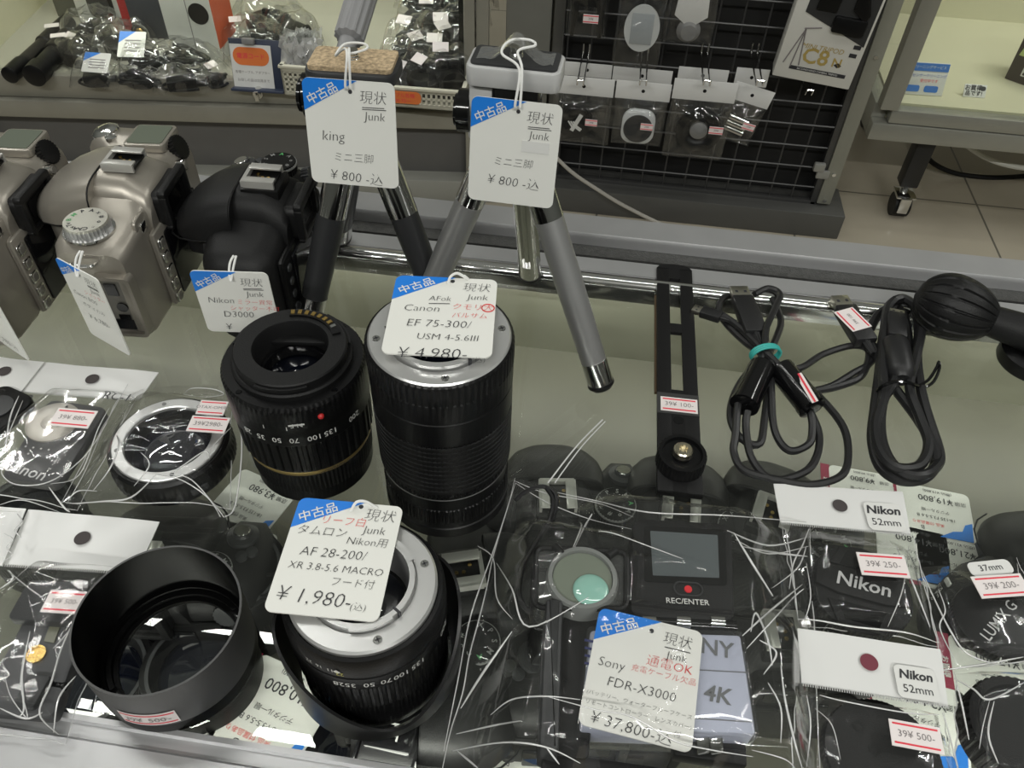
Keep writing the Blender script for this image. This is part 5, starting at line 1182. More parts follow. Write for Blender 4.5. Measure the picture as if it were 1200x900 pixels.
# Nikon 500 bag
c2_ = P(1035, 886, .008); r2 = .0262
lc = thing('snap_cap', 'plain black round lens cap with faint raised letters in the 500 yen bag', 'lens cap', (c2_.x, c2_.y, 0), -.3)
b = MB(); b.lathe([(r2*.97, 0), (r2, .002, 0, .0004, 70), (r2, .0075, 0, .0004, 70), (r2*.97, .0085), (0, .0085)], 280, cap1=False); b.build('cap_body', BLKM, lc, angle=30)
b = MB()
for k, (ch, q) in enumerate(zip('COO', (0, 1, 2))): b.text('O', .0075, T(-.012+.008*k, .008-.007*k, .0088), 0, .01)
b.build('raised_letters', BLK, lc)
bg = bag_at((1030, 850), 'clear bag with white 52mm header card and 500 yen sticker at the lower right')
b, _g = header(bg, (934, 737), (1101, 762), (1111, 828), (939, 801), .0150, hole=(1017, 778)); b.build('header_card', [PAPER, mat('hole_maroon', (.18, .03, .05), .5), ZIP], bg, world=True)
b = MB(); rnd_label(b, [('Nikon', .21, .38, .03, .15), ('52mm', -.22, .34, .0, 0)], (1046, 778), (1094, 785), (1049, 816), .0172, .4, 0, 1); b.build('size_label', [WHT, INK], bg, world=True)
film_over(bg, [P(939, 800, .013), P(1111, 827, .013), P(1135, 955), P(925, 935)], [(c2_.x, c2_.y, r2*.7, r2*.7, 0, .0125, .03), (*P(1020, 790, .008).xy, .04, .012, 0, .0135, .02)], 2.9, .0022, [[(945, 815), (950, 850), (945, 900)], [(1105, 835), (1115, 870), (1122, 900)], [(960, 815), (990, 822), (1060, 835), (1100, 838)], [(955, 830), (975, 850), (985, 890)]], rim=True)
b = MB(); sticker(b, '39¥ 500-', (1041, 842), (1101, 853), (1044, 873), .0155); b.build('price_sticker', [STICK, REDLINE, GREYINK], bg, world=True)
# Lumix bag
c3_ = P(1166, 727, .006); r3 = .0205
lc = thing('snap_cap', 'small black lens cap with slanted pale lettering inside the 37mm bag', 'lens cap', (c3_.x, c3_.y, 0), .85)
b = MB(); b.lathe([(r3*.96, 0), (r3, .0015, 0, .0004, 60), (r3, .0050, 0, .0004, 60), (r3*.985, .0062), (r3*.93, .0066), (0, .0066)], 240, cap1=False); b.build('cap_body', BLK, lc, angle=30)
b = MB(); b.text('LUMIX G', .0078, T(.001, -.0015, .0069), 0, .004); b.build('lettering', LOGO, lc)
bg = bag_at((1160, 715), 'clear bag with 37mm label and 200 yen sticker at the right edge')
film_over(bg, [P(1077, 667), P(1189, 655), P(1255, 775), P(1104, 788)], [(c3_.x, c3_.y, r3*.72, r3*.72, 0, .0095, .02)], 4.1, .002, [[(1080, 668), (1095, 700), (1115, 740), (1135, 765), (1170, 778)], [(1100, 690), (1108, 715), (1102, 735), (1120, 770)], [(1192, 660), (1196, 690)], [(1105, 785), (1150, 778), (1199, 770)]])
b = MB(); M, W, H = frame3(P(1131, 660, .0100), P(1180, 655, .0100), P(1133, 676, .0100)); b.prism(rrect(W, H, H*.35), 0, .0003, M, 0); b.text('37mm', H*.62, M @ T(0, 0, .0005), 1); b.build('size_label', [WHT, INK], bg, world=True)
b = MB(); sticker(b, '39¥ 200-', (1137, 676), (1195, 672), (1142, 701), .0125); b.build('price_sticker', [STICK, REDLINE, GREYINK], bg, world=True)
# bottom right bag with ribbed cap
c4_ = P(1200, 856, .012); r4 = .0255
lc = thing('body_cap', 'black cap with a ribbed rim cut by the lower right picture corner', 'cap', (c4_.x, c4_.y, 0))
b = MB(); b.lathe([(r4*.97, 0), (r4, .002, 0, .0009, 44), (r4, .0125, 0, .0009, 44), (r4*.95, .0140), (r4*.80, .0142), (r4*.76, .0128), (0, .0125)], 264, cap1=False); b.build('cap_body', BLKM, lc, angle=30)
bg = bag_at((1190, 850), 'clear bag around the ribbed cap at the lower right corner')
film_over(bg, [P(1112, 792), P(1260, 790), P(1280, 930), P(1118, 935)], [(c4_.x, c4_.y, r4*.75, r4*.75, 0, .0172, .022)], 5.3, .0025, [[(1116, 797), (1140, 808), (1160, 820), (1200, 800)], [(1160, 820), (1152, 850), (1145, 880)], [(1118, 800), (1125, 830), (1132, 870)], [(1165, 822), (1158, 860), (1170, 895)]], nu=70, nv=70)
# ---- remote in a bag, left
rc = P(58, 520, .004)
M, W, H = frame3(P(50, 470, 0), P(128, 478, 0), P(0, 566, 0))
rm = thing('remote_control', 'dark grey remote control with a pale round button, inside the 880 yen bag', 'remote')
q = [P(*p_, .007) for p_ in ((58, 468), (127, 478), (66, 570), (0, 560))]; cx = sum((v.x for v in q))/4; cy = sum((v.y for v in q))/4
rm.matrix_basis = Matrix.Translation((cx, cy, 0))
poly = [(v.x-cx, v.y-cy) for v in q]
def round_poly(poly, r, n=5):
    out = []; m = len(poly)
    for i in range(m):
        p0, p1, p2 = Vector(poly[i-1]), Vector(poly[i]), Vector(poly[(i+1) % m]); a = p1+(p0-p1).normalized()*r; d = p1+(p2-p1).normalized()*r
        for k in range(n+1):
            t = k/n; out.append(tuple(a*(1-t)**2+p1*2*t*(1-t)+d*t*t))
    return out
b = MB(); b.prism(round_poly(poly, .006), .0008, .0075, mi=0, bev=.0012); b.build('remote_body', mat('remote_grey', (.06, .06, .062), .5), rm)
d0 = P(62, 495, .0078)-Vector((cx, cy, 0))
b = MB(); b.lathe([(.0152, 0), (.0152, .0009), (.0145, .0012), (.0065, .0010), (.0060, .0016), (.0040, .0013), (0, .0012)], 56, T(d0.x, d0.y, .0075), 0, cap0=False, cap1=False); b.prism([(-.001, 0), (.001, 0), (0, .0018)], .0013, .0016, T(d0.x+.0025, d0.y+.0115, .0075), 1); b.build('round_button', [mat('disc_pale', (.50, .47, .42), .35, .3), INK], rm)
b = MB(); t0 = P(29, 551, .008)-Vector((cx, cy, 0)); b.text('Canon', .0105, T(t0.x, t0.y, .0078, rz=-.15), 0, .008)
for j, (px_, py_) in enumerate([(30+9*k, 523+1.3*k) for k in range(4)]+[(22+11*k, 530+1.5*k) for k in range(4)]):
    e = P(px_, py_, .008)-Vector((cx, cy, 0)); b.lathe([(0, 0), (.0006, 0)], 8, T(e.x, e.y, .0079), 0, cap0=False, cap1=False)
b.build('lettering', LOGO, rm)
bg = bag_at((80, 500), 'clear bag with white header card and 880 yen sticker over the grey remote')
b, _g = header(bg, (53, 426), (186, 437), (164, 469), (24, 460), .002, hole=(109, 446)); 
M, W, H = frame3(P(122, 456, .0042), P(160, 460, .0042), P(119, 470, .0042)); b.text('RC-1', .0085, M, 3, .004, .1); b.build('header_card', [PAPER, HOLE, ZIP, INK], bg, world=True)
Hrc = film_over(bg, [P(24, 460), P(166, 469), P(92, 600), P(-55, 580)], [(cx, cy, .022, .042, -.30, .0150, .020)], 6.1, .0016, [[(8, 540), (2, 555), (20, 568), (62, 570), (100, 540), (128, 500)], [(128, 478), (118, 510), (92, 555), (62, 572)], [(60, 575), (72, 590), (82, 600)], [(30, 462), (20, 490), (5, 520)], [(0, 592), (30, 590), (70, 600)]], ridge=24)
b = MB(); sticker(b, '39¥ 880-', (69, 478), (115, 482), (64, 498), .0180); b.build('price_sticker', [STICK, REDLINE, GREYINK], bg, world=True)
# second remote bag cut by the left edge
bg = bag_at((-10, 470), 'clear bag with white punched header card cut by the left edge, beside the grey remote')
b, _g = header(bg, (-75, 409), (53, 426), (24, 462), (-110, 450), .0036, hole=(6, 437)); M, W, H = frame3(P(0, 456, .006), P(45, 461, .006), P(-3, 470, .006)); b.text('ML-L3', .0085, M, 3, .004, .1); b.build('header_card', [PAPER, HOLE, ZIP, INK], bg, world=True)
q = P(-22, 500, .004); rm2 = thing('remote_control', 'black remote mostly outside the left picture edge, beside the grey remote', 'remote', (q.x, q.y, 0), -.3)
b = MB(); b.prism(rrect(.030, .060, .008), .0008, .0075, mi=0, bev=.0015); b.build('remote_body', BLK, rm2)
b = MB(); b.lathe([(.009, 0), (.009, .001), (0, .0014)], 32, T(0, .014, .0075), 0, cap0=False, cap1=False); b.build('round_button', DGR, rm2)
film_over(bg, [P(-110, 452), P(22, 463), P(-8, 545), P(-150, 540)], [(q.x, q.y, .016, .03, -.3, .0105, .014)], 7.2, .002, [[(22, 464), (12, 490), (0, 520)]], nu=60, nv=60)
# ---- mount adapter in a bag
ac = P(197, 514, .020); ac.z = 0
ad = thing('mount_adapter', 'round mount adapter with a wide silver ring and dark glass inside a bag', 'adapter', ac)
b = MB(); b.lathe([(.0300, 0), (.0330, .001), (.0345, .004, 0, .0005, 60), (.0345, .011, 0, .0005, 60), (.0335, .013), (.0335, .0175), (.0320, .0190), (.0305, .0190), (.0235, .0180), (.0225, .010), (.0215, .006)], 240, cap0=True, cap1=False); b.build('barrel', BLK, ad, angle=30)
b = MB(); b.lathe([(.0305, .0188), (.0305, .0202), (.0300, .0206), (.0246, .0206), (.0240, .0200), (.0240, .0170)], 96, cap0=False, cap1=False); mr = b.build('silver_ring', METAL, ad)
for k in range(4):
    a = .5+k*pi/2; b = MB(); b.lathe([(.0013, 0), (.0011, .0004), (0, .0004)], 14, T(.0275*cos(a), .0275*sin(a), .0206), 0, cap0=False, cap1=False); b.build('mount_screw', GREY, mr)
b = MB(); b.lathe([(.0222, .0085), (.019, .0108), (.012, .0128), (0, .0138)], 64, cap0=False, cap1=False); b.build('glass_element', mat('element_glass', (.006, .006, .014), .03, spec=1.0, coat=1), ad)
b = MB(); b.bb(.0325, .0355, -.006, .004, .006, .0105, bev=.001); b.build('release_lever', DGR, ad, M=T(rz=-.7))
bg = bag_at((205, 520), 'loose clear bag around the silver ringed adapter, two price stickers on it')
film_over(bg, [P(150, 452), P(275, 455), P(272, 600), P(72, 592)], [(ac.x, ac.y, .0225, .0225, 0, .0238, .030), (ac.x+.012, ac.y+.002, .012, .012, 0, .0238, .03)], 8.4, .0028,
          [[(150, 450), (122, 500), (100, 550), (78, 590)], [(215, 462), (225, 455), (250, 456), (262, 462), (240, 466), (215, 462)], [(185, 560), (205, 552), (240, 530), (248, 545)], [(200, 558), (230, 575), (255, 595), (262, 606)], [(185, 560), (215, 568), (245, 588), (258, 604)], [(80, 585), (92, 575), (115, 578)], [(85, 590), (120, 588), (155, 585), (185, 560)], [(245, 530), (265, 515), (272, 505)], [(160, 575), (175, 545), (165, 530)], [(130, 500), (140, 520), (128, 545), (110, 575)], [(270, 470), (285, 520), (276, 590), (262, 606)]])
b = MB(); sticker(b, 'OTAX-OM用', (236, 469), (268, 471), (228, 485), .0275); sticker(b, '39¥2980-', (226, 487), (270, 490), (219, 505), .0275); b.build('price_sticker', [STICK, REDLINE, GREYINK], bg, world=True)
# ---- bag with grey plate accessory, lower left
bg = bag_at((70, 740), 'clear bag with shiny white header card and 500 yen sticker, left of the tall hood')
b, _g = header(bg, (34, 598), (187, 612), (162, 672), (4, 662), .004, hole=(98, 633)); b.build('header_card', [PAPER, HOLE, ZIP], bg, world=True)
q = [P(*p_, .012) for p_ in ((44, 690), (112, 692), (60, 838), (-32, 830))]; cx = sum(v.x for v in q)/4; cy = sum(v.y for v in q)/4
pl = thing('battery_plate', 'dark grey plastic battery plate with a gold ringed emblem inside the lower left bag', 'battery plate', (cx, cy, 0))
L_ = lambda px_, py_, z=.012: (lambda v: (v.x-cx, v.y-cy))(P(px_, py_, z))
b = MB(); b.prism(round_poly([(v.x-cx, v.y-cy) for v in q], .004), .001, .010, mi=0, bev=.0012); b.build('plate_body', mat('plate_grey', (.075, .076, .08), .45), pl)
b = MB(); b.prism(round_poly([L_(38, 684), L_(110, 688), L_(88, 735), L_(12, 730)], .003), .010, .0165, mi=0, bev=.001); b.build('raised_block', DGR, pl)
b = MB(); b.prism(round_poly([L_(34, 792), L_(62, 793), L_(40, 832), L_(16, 828)], .002), .010, .014, mi=0, bev=.0008); b.build('raised_block', DGR, pl)
b = MB(); b.prism([L_(60, 724), L_(72, 725), L_(62, 752), L_(50, 750)], .0102, .0108, mi=0); b.build('olive_window', mat('olive_window', (.17, .17, .12), .25), pl)
b = MB(); e = L_(41, 765); b.lathe([(.0044, 0), (.0044, .0012), (.0036, .0012), (.0034, .0004), (0, .0004)], 32, T(e[0], e[1], .010), 0, cap0=False, cap1=False); b.text('KPI', .0032, T(e[0], e[1], .0106, rz=.5), 0); b.build('gold_emblem', GOLD, pl)
b = MB(); b.bb(-.004, .004, -.002, .002, 0, .004, bev=.0008, M=T(*L_(64, 800), .006)); b.build('latch', BLKG, pl)
film_over(bg, [P(4, 662), P(164, 673), P(80, 875), P(-90, 860)], [(cx, cy, .030, .050, -.4, .0205, .018)], 9.6, .003,
          [[(8, 668), (35, 690), (50, 700)], [(5, 790), (12, 815), (28, 838), (32, 838), (24, 800), (30, 760)], [(22, 840), (28, 830), (26, 790), (35, 740)], [(80, 740), (70, 752), (62, 760)], [(0, 830), (30, 842), (60, 845)], [(90, 720), (72, 760), (60, 800), (50, 840), (70, 862)], [(66, 862), (80, 830), (95, 800)], [(0, 690), (15, 678), (10, 668)]], ridge=22)
b = MB(); sticker(b, '39¥ 500-', (60, 691), (104, 694), (52, 717), .0225); b.build('price_sticker', [STICK, REDLINE, GREYINK], bg, world=True)
# little card bag at the very left
bg = bag_at((5, 640), 'pale header card bag cut by the left edge above the grey plate bag')
b, _g = header(bg, (-70, 588), (31, 597), (3, 664), (-110, 652), .0065, ziprow=False); b.build('header_card', [PAPER], bg, world=True)
film_over(bg, [P(-72, 590, .009), P(31, 597, .009), P(4, 662, .009), P(-110, 655, .009)], [], 10.3, .003, [[(20, 602), (26, 612), (18, 622), (25, 630)], [(5, 625), (15, 632), (8, 642), (14, 650), (4, 658)]], nu=60, nv=50, base=.010, rim=False, ridge=60)
# ------------------------------------------------------------------ action camera kit in a large bag
def qprism(r, name, pts, z0, z1, m, rad=.003, bev=.001, zpx=None):
    q = [P(*p_, z1 if zpx is None else zpx) for p_ in pts]; b = MB(); b.prism(round_poly([(v.x, v.y) for v in q], rad) if rad else [(v.x, v.y) for v in q], z0, z1, mi=0, bev=bev)
    return b.build(name, m, r, world=True)
def ctr4(pts, z): v = [P(*p_, z) for p_ in pts]; return sum((a for a in v), Vector())/4
# live view remote
rp_ = ((742, 606), (858, 613), (862, 728), (738, 722)); c = ctr4(rp_, .024); 
rv = thing('remote_monitor', 'black wrist remote with a small screen and red record button marked REC/ENTER', 'monitor', (c.x, c.y, 0))
qprism(rv, 'monitor_body', rp_, .001, .024, BLKM, .006, .002)
qprism(rv, 'strap_mount', ((738, 720), (862, 727), (866, 760), (735, 752)), .001, .014, BLK, .003, .001)
qprism(rv, 'screen_bezel', ((755, 616), (850, 621), (852, 686), (755, 681)), .024, .0246, BLKG, .002, 0)
qprism(rv, 'screen', ((762, 622), (841, 627), (843, 677), (765, 674)), .0246, .0250, mat('lcd_dark', (.10, .115, .12), .06), .0005, 0)
M, W, H = frame3(P(789, 682, .0243), P(822, 684, .0243), P(789, 697, .0243))
b = MB(); n_ = rrect(W, H, H*.48); b.tube([(x, y, .0004) for x, y in n_], .0005, 6, closed=True, M=M); bt = b.build('button_ring', DGR, rv, world=True)
b = MB(); b.lathe([(0, .0006), (.0018, .0006), (.0020, 0)], 20, M, 0, cap0=False, cap1=False); b.build('record_button', mat('record_red', (.75, .03, .04), .35), rv, world=True)
b = MB(); M, W, H = frame3(P(788, 700, .0245), P(822, 702, .0245), P(788, 709, .0245)); b.text('REC/ENTER', H*1.0, M @ T(0, 0, .0003), 0, .006); b.build('lettering', WHT, rv, world=True)
# waterproof housing with lens
hp_ = ((628, 640), (735, 645), (735, 712), (626, 710)); c = ctr4(hp_, .026)
wc = thing('waterproof_case', 'black framed clear waterproof camera case with a greenish round lens', 'case', (c.x, c.y, 0))
CLEARP = clear('clear_shell', (.72, .74, .72), .04, 1.5, 1.4, .05)
q = [P(*p_, .026) for p_ in hp_]
b = MB(); b.prism(round_poly([(v.x, v.y) for v in q], .005), .002, .024, bev=.002); b.build('clear_shell', CLEARP, wc, world=True)
b = MB(); pts = [(v.x, v.y, .0245) for v in [Vector((*xy, 0)) for xy in round_poly([(v.x, v.y) for v in q], .005)]]; b.tube(pts, .0016, 8, closed=True); b.tube([(x, y, .004) for x, y, z in pts], .0016, 8, closed=True); b.build('gasket_frame', BLK, wc, world=True)
lc_ = P(683, 675, .028)
b = MB(); b.lathe([(.0180, 0), (.0180, .022), (.0170, .0245), (.0150, .0245), (.0148, .0215), (0, .0215)], 48, T(lc_.x, lc_.y, .003), 0, cap1=False); b.build('lens_port', mat('port_grey', (.22, .23, .22), .3), wc, world=True)
b = MB(); b.lathe([(.0146, .0248), (.0146, .0255), (0, .0258)], 40, T(lc_.x, lc_.y, 0), 0, cap0=False, cap1=False); b.build('port_window', mat('port_window', (.20, .23, .18), .04, spec=.8, coat=1), wc, world=True)
l2_ = P(693, 688, .029)
b = MB(); b.sphere(.0088, T(l2_.x, l2_.y, .0262), 0, 32, 16, (1, 1, .22)); b.build('lens_dome', mat('lens_teal_glow', (.22, .50, .41), .05, spec=1, coat=1, col2=(.38, .66, .56), vscale=60), wc, world=True)  # pale mint glow of the lens put into its base colour
for a, d in (((660, 650), (650, 640)), ((712, 652), (722, 645))): b = MB(); A, Bq = P(*a, .0255), P(*d, .0255); b.cyl(A, Bq, .0022, n=10); b.build('port_lug', BLK, wc, world=True)
# black cradle / charger frame
kp = ((634, 702), (690, 706), (668, 890), (612, 880)); c = ctr4(kp, .022)
kc = thing('camera_cradle', 'black upright plastic cradle left of the white battery box', 'cradle', (c.x, c.y, 0))
qprism(kc, 'cradle_body', ((662, 708), (705, 712), (690, 890), (640, 885)), .001, .016, BLK, .003, .0015)
qprism(kc, 'cradle_bar', ((640, 700), (660, 702), (655, 880), (632, 874)), .001, .028, DGR, .002, .002)
qprism(kc, 'cradle_foot', ((636, 878), (820, 905), (822, 935), (632, 925)), .001, .014, BLK, .003, .0015)
# hinged clear box holding a white battery carton
bp_ = ((692, 738), (868, 744), (886, 860), (680, 852)); c = ctr4(bp_, .022)
wb = thing('battery_carton', 'pale lavender battery carton lettered 4K under the tag', 'carton', (c.x, c.y, 0))
LAV = mat('carton_lavender', (.53, .56, .68), .4)
q = [P(*p_, .022) for p_ in bp_]
b = MB(); b.prism(round_poly([(v.x, v.y) for v in q], .002), .004, .022, mi=0, bev=.0012)
for t_, pc, hh in (('SONY', (822, 757), .0112), ('4K', (840, 815), .0105)):
    p0 = P(*pc, .0222); b.text(t_, hh, T(p0.x, p0.y, .0224, rz=-.06), 1, .02 if t_ == '4K' else .012, .15 if t_ == '4K' else 0)
A, Bq = P(690, 778, .0222), P(876, 788, .0222); b.cyl((A.x, A.y, .0221), (Bq.x, Bq.y, .0221), .0003, n=5, mi=1)
A, Bq = P(684, 833, .0222), P(882, 846, .0222); b.cyl((A.x, A.y, .0221), (Bq.x, Bq.y, .0221), .0003, n=5, mi=1)
for k in range(4): A = P(695, 752+9*k, .0222); b.box(.008, .0011, .0003, T(A.x, A.y, .0223, rz=-.06), 2)
b.build('carton', [LAV, mat('carton_print', (.16, .165, .17), .5), mat('carton_navy', (.03, .04, .2), .5)], wb, world=True)
cs = thing('hinged_case', 'clear hinged battery case with shiny clasps around the pale carton', 'case', (c.x, c.y, 0))
q = [P(*p_, .024) for p_ in ((688, 733), (872, 739), (891, 864), (675, 856))]
b = MB(); b.prism(round_poly([(v.x, v.y) for v in q], .003), .002, .0245, bev=.0012); b.build('clear_box', clear('clear_box', (.96, .96, .97), .03, 1.5, 1.2, .02), cs, world=True)
b = MB(); A, Bq = P(725, 727, .020), P(862, 735, .020); b.cyl(A, Bq, .0032, n=16); b.build('hinge_bar', BLKG, cs, world=True)
for k in range(3): b = MB(); A, Bq = P(752+40*k, 729, .021), P(768+40*k, 730, .021); b.cyl(A, Bq, .0036, n=16); b.build('hinge_knuckle', CHROME, cs, world=True)
for px_ in (822, 838): b = MB(); A, Bq = P(px_, 862, .018), P(px_+1, 882, .012); b.box(.006, .004, (Bq-A).length, align(A, Bq) @ T(0, 0, (Bq-A).length/2), 0, .001); b.build('clasp', CHROME, cs, world=True)
b = MB(); A = P(842, 878, .008); b.bb(-.02, .012, -.006, .006, 0.001, .010, bev=.001, M=T(A.x, A.y, 0)); b.build('clasp_base', BLK, cs, world=True)
# wrist strap
ws = thing('wrist_strap', 'thin black wrist strap looped in the upper left of the large bag', 'strap', P(620, 640))
b = MB(); b.tube(pz([(604, 586, .004), (616, 576, .006), (636, 570, .008), (650, 578, .008), (652, 592, .007), (645, 612, .006), (625, 640, .005), (612, 668, .004), (608, 695, .004), (618, 715, .004), (640, 728, .004)]), .0014, 6, sub=6); b.tube(pz([(640, 572, .009), (648, 586, .009), (645, 605, .008), (640, 616, .006), (622, 645, .006), (608, 672, .005), (606, 700, .004)]), .0012, 6, sub=6); b.build('strap', CAB, ws, world=True)
# tag inside the bag
zt = .029
tag('white tag in the large bag, handwritten price of 37,800 yen', P(703, 712, zt), P(824, 741, zt), P(677, 848, zt), [('現状', .77, .16, .14, 2), ('_', .78, .245, .24, 2), ('Junk', .78, .32, .11, 2), ('通電OK', .72, .42, .125, 3), ('充電ケーブル欠品', .68, .525, .075, 3), ('Sony', .20, .54, .13, 2), ('FDR-X3000', .50, .71, .13, 2), ('(バッテリー、ウォータープルーフケース', .50, .85, .052, 2), ('リモートコントローラー　レンズカバー)', .50, .94, .052, 2), ('付', .86, 1.03, .07, 2), ('¥ 37,800-込', .46, 1.08, .15, 2, -.04)], hole=(.52, .115))
bg = bag_at((760, 740), 'large crinkled clear bag around the action camera kit', name='poly_bag')
rb = P(800, 665, .02); hb_ = P(682, 675, .02); bb_ = P(785, 798, .02); kb = P(660, 790, .02)
film_over(bg, [P(602, 563), P(948, 612), P(960, 960), P(505, 960)],
          [(rb.x, rb.y, .028, .028, 0, .0285, .035), (hb_.x, hb_.y, .022, .014, 0, .0325, .03), (bb_.x, bb_.y, .046, .026, 0, .0325, .035), (kb.x, kb.y, .010, .038, -.1, .0320, .03)], 11.7, .0036,
          [[(602, 563), (640, 578), (700, 590), (742, 606)], [(604, 566), (640, 588), (690, 608), (740, 620)], [(648, 576), (700, 588), (760, 600), (850, 606), (945, 612)], [(604, 566), (580, 640), (552, 720), (536, 800), (520, 880)],
           [(677, 612), (680, 625), (672, 640)], [(694, 602), (684, 620), (674, 640)], [(700, 630), (720, 628), (760, 640), (800, 655)], [(582, 660), (600, 690), (620, 735), (690, 700)], [(560, 640), (578, 655), (582, 700), (600, 730)],
           [(575, 838), (600, 820), (640, 816), (680, 820)], [(640, 816), (700, 832), (740, 840), (790, 870), (830, 882), (880, 890)], [(530, 880), (590, 870), (640, 876), (680, 895)], [(535, 860), (580, 850), (610, 845)], [(536, 880), (560, 900)], [(640, 876), (655, 898)],
           [(852, 622), (900, 640), (945, 630)], [(862, 632), (900, 650), (948, 640)], [(870, 640), (910, 648), (946, 652)], [(948, 620), (940, 640), (930, 660), (925, 690)], [(875, 760), (905, 730), (930, 700), (942, 690)], [(870, 745), (900, 720), (940, 685)], [(880, 740), (885, 720), (900, 750), (905, 780)], [(890, 750), (910, 765), (895, 790)], [(915, 780), (920, 820), (930, 870), (940, 900)], [(900, 800), (915, 830), (915, 870)], [(860, 625), (880, 660), (905, 700)], [(905, 690), (935, 665), (945, 640)], [(600, 740), (565, 790), (540, 830)], [(880, 880), (920, 890), (935, 905)]],
          nu=190, nv=190, fold_r=.0004, ridge=26)
# loose clear strip sticking up behind the kit bag
fs = thing('film_strip', 'thin clear plastic strip standing up behind the tall lens and the large bag', 'strip', P(655, 565))
b = MB(); A, Bq = P(642, 566, .004), P(706, 492, .004); b.tube([A, A.lerp(Bq, .5)+Vector((0, 0, .004)), Bq], .0005, 6, sub=6); A, Bq = P(650, 566, .004), P(709, 494, .004); b.tube([A, A.lerp(Bq, .5)+Vector((0, 0, .004)), Bq], .0004, 6, sub=6); b.build('fold', FOLD_GLINT, fs, world=True)

# ------------------------------------------------------------------ under the glass
def shelf_cam(src, px, rz, label, group='black cameras on the shelf under the glass', first=False):
    c = P(*px, SHZ+.075); r = src if first else dup(src)
    r['label'] = label; r['group'] = group; place(r, (c.x, c.y, SHZ+.0005), rz); return r
SB = cam3
und = [((650, 592), .15, 'black camera under the glass right of the tall lens, behind the large bag'), ((792, 606), -.05, 'black camera under the glass below the slotted bracket'), ((898, 612), -.28, 'black camera under the glass below the tied cable bundle'),
       ((1250, 680), .25, 'black camera under the glass at the right edge behind the 37mm bag'), ((560, 690), -1.25, 'black camera under the glass between the petal hood lens and the large bag'),
       ((905, 745), .1, 'black camera under the glass beneath the right side of the large bag'), ((690, 800), .1, 'black camera under the glass beneath the large bag\'s cradle'),
       ((482, 822), -1.45, 'black camera under the glass in front of the petal hood lens'), ((180, 665), .1, 'black camera under the glass behind the tall hood')]
for px, rz, lab in und: shelf_cam(SB, px, rz, lab)
def shelf_lens(px, label, r=.034, h=.07, silver=False):
    c = P(*px, SHZ+h); t = thing('camera_lens', label, 'lens', (c.x, c.y, SHZ+.0005), 0, 'lenses on the shelf under the glass')
    b = MB(); b.lathe([(r*.96, 0), (r, .002), (r, h*.25), (r*.97, h*.27, 0, .0006, 60), (r*.97, h*.6, 0, .0006, 60), (r, h*.62), (r, h*.9), (r*.95, h), (r*.80, h), (r*.72, h*.85)], 240, cap1=False); b.build('barrel', BLK, t, angle=30)
    if silver: b = MB(); b.lathe([(r*.94, h), (r*.94, h+.002), (r*.74, h+.002), (r*.72, h*.9)], 72, cap0=False, cap1=False); b.build('metal_mount', METAL, t)
    b = MB(); b.lathe([(r*.73, h*.82), (r*.5, h*.88), (0, h*.91)], 48, cap0=False, cap1=False); b.build('front_element', GLS, t)
    if not silver: b = MB(); b.lathe([(r*.86, h), (r*.86, h+.0006), (r*.80, h+.0006), (r*.80, h)], 64, cap0=False, cap1=False); b.build('filter_ring', DGR, t)
shelf_lens((372, 872), 'lens with a silver mount under the glass in front of the petal hood lens', .028, .030, True)
shelf_lens((275, 668), 'lens under the glass between the tall hood and the tagged lens', .032, .06)
shelf_lens((232, 780), 'lens under the glass directly beneath the tall hood', .033, .055)
shelf_lens((110, 790), 'lens under the glass beneath the lower left bag', .033, .05)
shelf_lens((30, 600), 'lens under the glass beneath the grey remote', .033, .05)
# price cards, printed to be read from the other side
PC = [CARD, BLUE, INK, mat('strip_maroon', (.30, .02, .06), .5), mat('strip_yellow', (.85, .62, .05), .5), RED, WHT]
def price_card(px, w, h, rz, price, label, side=None, z=SHZ+.040, blank=False, blue=True, note=('デジタル一眼', '18-135 F3.5-5.6 B')):
    c = P(*px, z); t = thing('price_card', label, 'price card', (c.x, c.y, SHZ), 0, 'printed price cards under the glass')
    M = T(0, 0, z-SHZ, rz=rz+pi)
    b = MB(); b.prism(rrect(w, h, .004), -.0007, 0, M, 0)
    if blue: b.prism([(-w*.5+.002, h*.5-.001), (-w*.5+.001, h*.10), (-w*.38, h*.16), (-w*.33, h*.30), (-w*.2, h*.34), (-w*.02, h*.5-.0005)], .0001, .0004, M, 1)
    b.text(price, h*.17, M @ T(-w*.02, -h*.26, .0004), 2, .004); b.text('(税込 ¥%s)' % price[1:], h*.075, M @ T(-w*.06, -h*.42, .0004), 2)
    b.text(note[0], h*.075, M @ T(0, -h*.02, .0004), 2); b.text(note[1], h*.085, M @ T(.0, h*.12, .0004), 2); b.text('店頭', h*.09, M @ T(-w*.36, -h*.26, .0004), 2); b.text('美品 付属品あり', h*.07, M @ T(w*.12, h*.26, .0004), 2 if side is None else 5); b.text('B', h*.11, M @ T(w*.20, h*.36, .0004), 2)
    if side:
        sw = h*.17; b.box(sw, h, .0006, M @ T(w/2+sw*.45, 0, -.0004), 3); b.text(side, sw*.62, M @ T(w/2+sw*.5, 0, .0002, rz=pi/2), 4 if 'OFF' in side else 6, .012)
    b.build('card', PC, t)
    st = MB(); st.bb(-.010, .010, -.006, .006, .0, z-SHZ-.0009, bev=.001); st.build('card_stand', clear('acrylic', (.93, .95, .93), .03, 1.5, 1, .03), t)
price_card((1096, 600), .049, .042, -.10, '¥19,800', 'price card under the glass reading 19,800 yen with a maroon side strip', '41%割引 お買得')
price_card((1122, 664), .049, .042, -.12, '¥21,800', 'price card under the glass reading 21,800 yen above the 37mm bag', '38%割引 お買得')
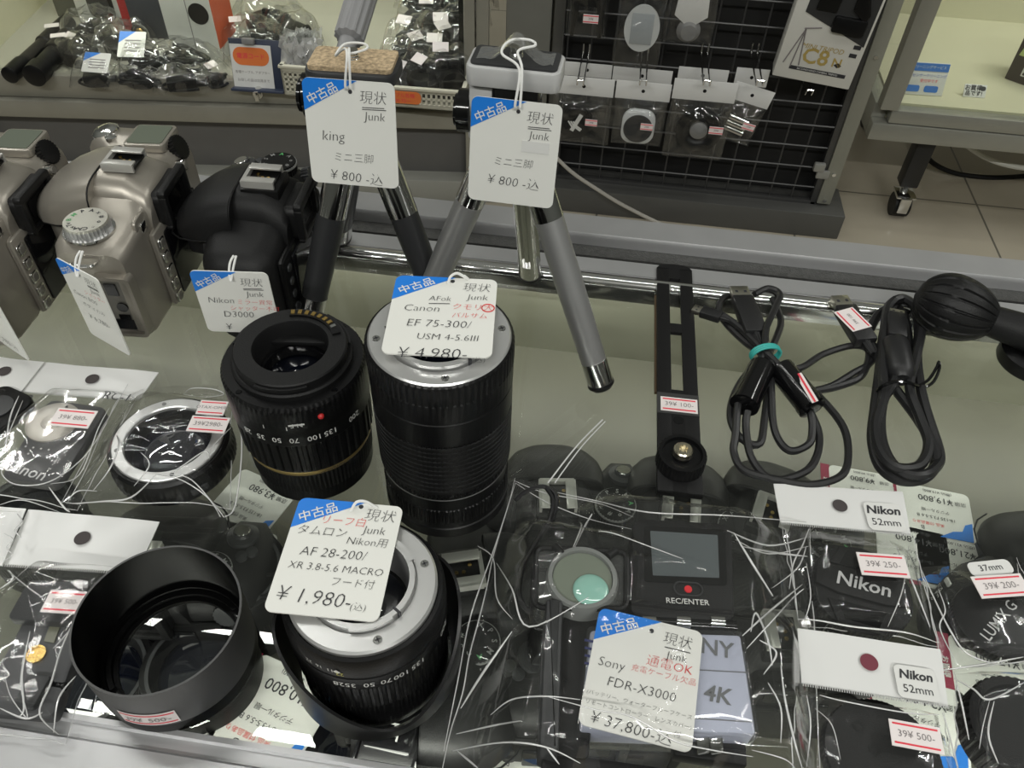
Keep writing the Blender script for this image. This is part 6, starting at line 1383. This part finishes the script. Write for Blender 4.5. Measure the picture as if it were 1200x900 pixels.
price_card((294, 590), .047, .044, -.30, '¥3,980', 'price card under the glass left of the gold banded lens', None)
price_card((272, 648), .045, .042, -.16, '¥1,580', 'price card under the glass reading 1,580 yen behind the tall hood', 'お買得')
price_card((320, 838), .053, .056, -.26, '¥10,800', 'price card under the glass reading 10,800 yen with red 41%OFF strip', '41%OFF 対象品')
price_card((195, 866), .044, .036, -.25, '¥15,800', 'price card under the glass reading 15,800 yen in front of the tall hood', None, blue=False)
price_card((1078, 845), .052, .050, -.15, '¥24,800', 'price card under the glass right of the 500 yen bag', 'お買得 対象品')
price_card((1170, 795), .052, .045, -.10, '¥17,800', 'price card under the glass below the 37mm bag', 'お買得')
price_card((1010, 574), .044, .036, -.08, '¥9,800', 'price card under the glass peeking out behind the upper 52mm header card', 'お買得')
price_card((618, 868), .034, .040, -.15, '¥8,800', 'price card under the glass beneath the lower left of the large bag', 'お買得')
price_card((1070, 648), .046, .042, -.12, '¥14,800', 'price card with a blue corner under the glass beside the black 52mm pinch cap', None)

# black camera grip strap lettered N-FT under the petal hood lens
t0 = P(455, 862, -.02); nf = thing('camera_flash', 'black folded flash unit with white lettering under the glass below the petal hood lens', 'flash', (t0.x, t0.y, SHZ), -.05)
b = MB(); b.bb(-.014, .014, -.03, .022, .0, .090, bev=.003); b.build('flash_body', BLK, nf)
b = MB(); b.bb(-.012, .012, -.006, .020, .090, .0945, bev=.002); b.bb(-.0165, -.0145, -.028, .018, .02, .088, bev=.001); b.build('flash_cover', BLKG, nf)
b = MB(); b.text('N·FT', .0085, T(.001, .008, .0948, rz=-pi/2), 0, .01); b.build('lettering', WHT, nf)

# ------------------------------------------------------------------ origins of single-mesh things
for o in list(COL.objects):
    if o.type == 'MESH' and o.parent is None and o.get('kind') != 'structure' and o.data.users == 1:
        vs = o.data.vertices; n = len(vs)
        if not n: continue
        cx = sum(v.co.x for v in vs)/n; cy = sum(v.co.y for v in vs)/n; cz = min(v.co.z for v in vs)
        o.data.transform(Matrix.Translation((-cx, -cy, -cz))); o.location = (cx, cy, cz)
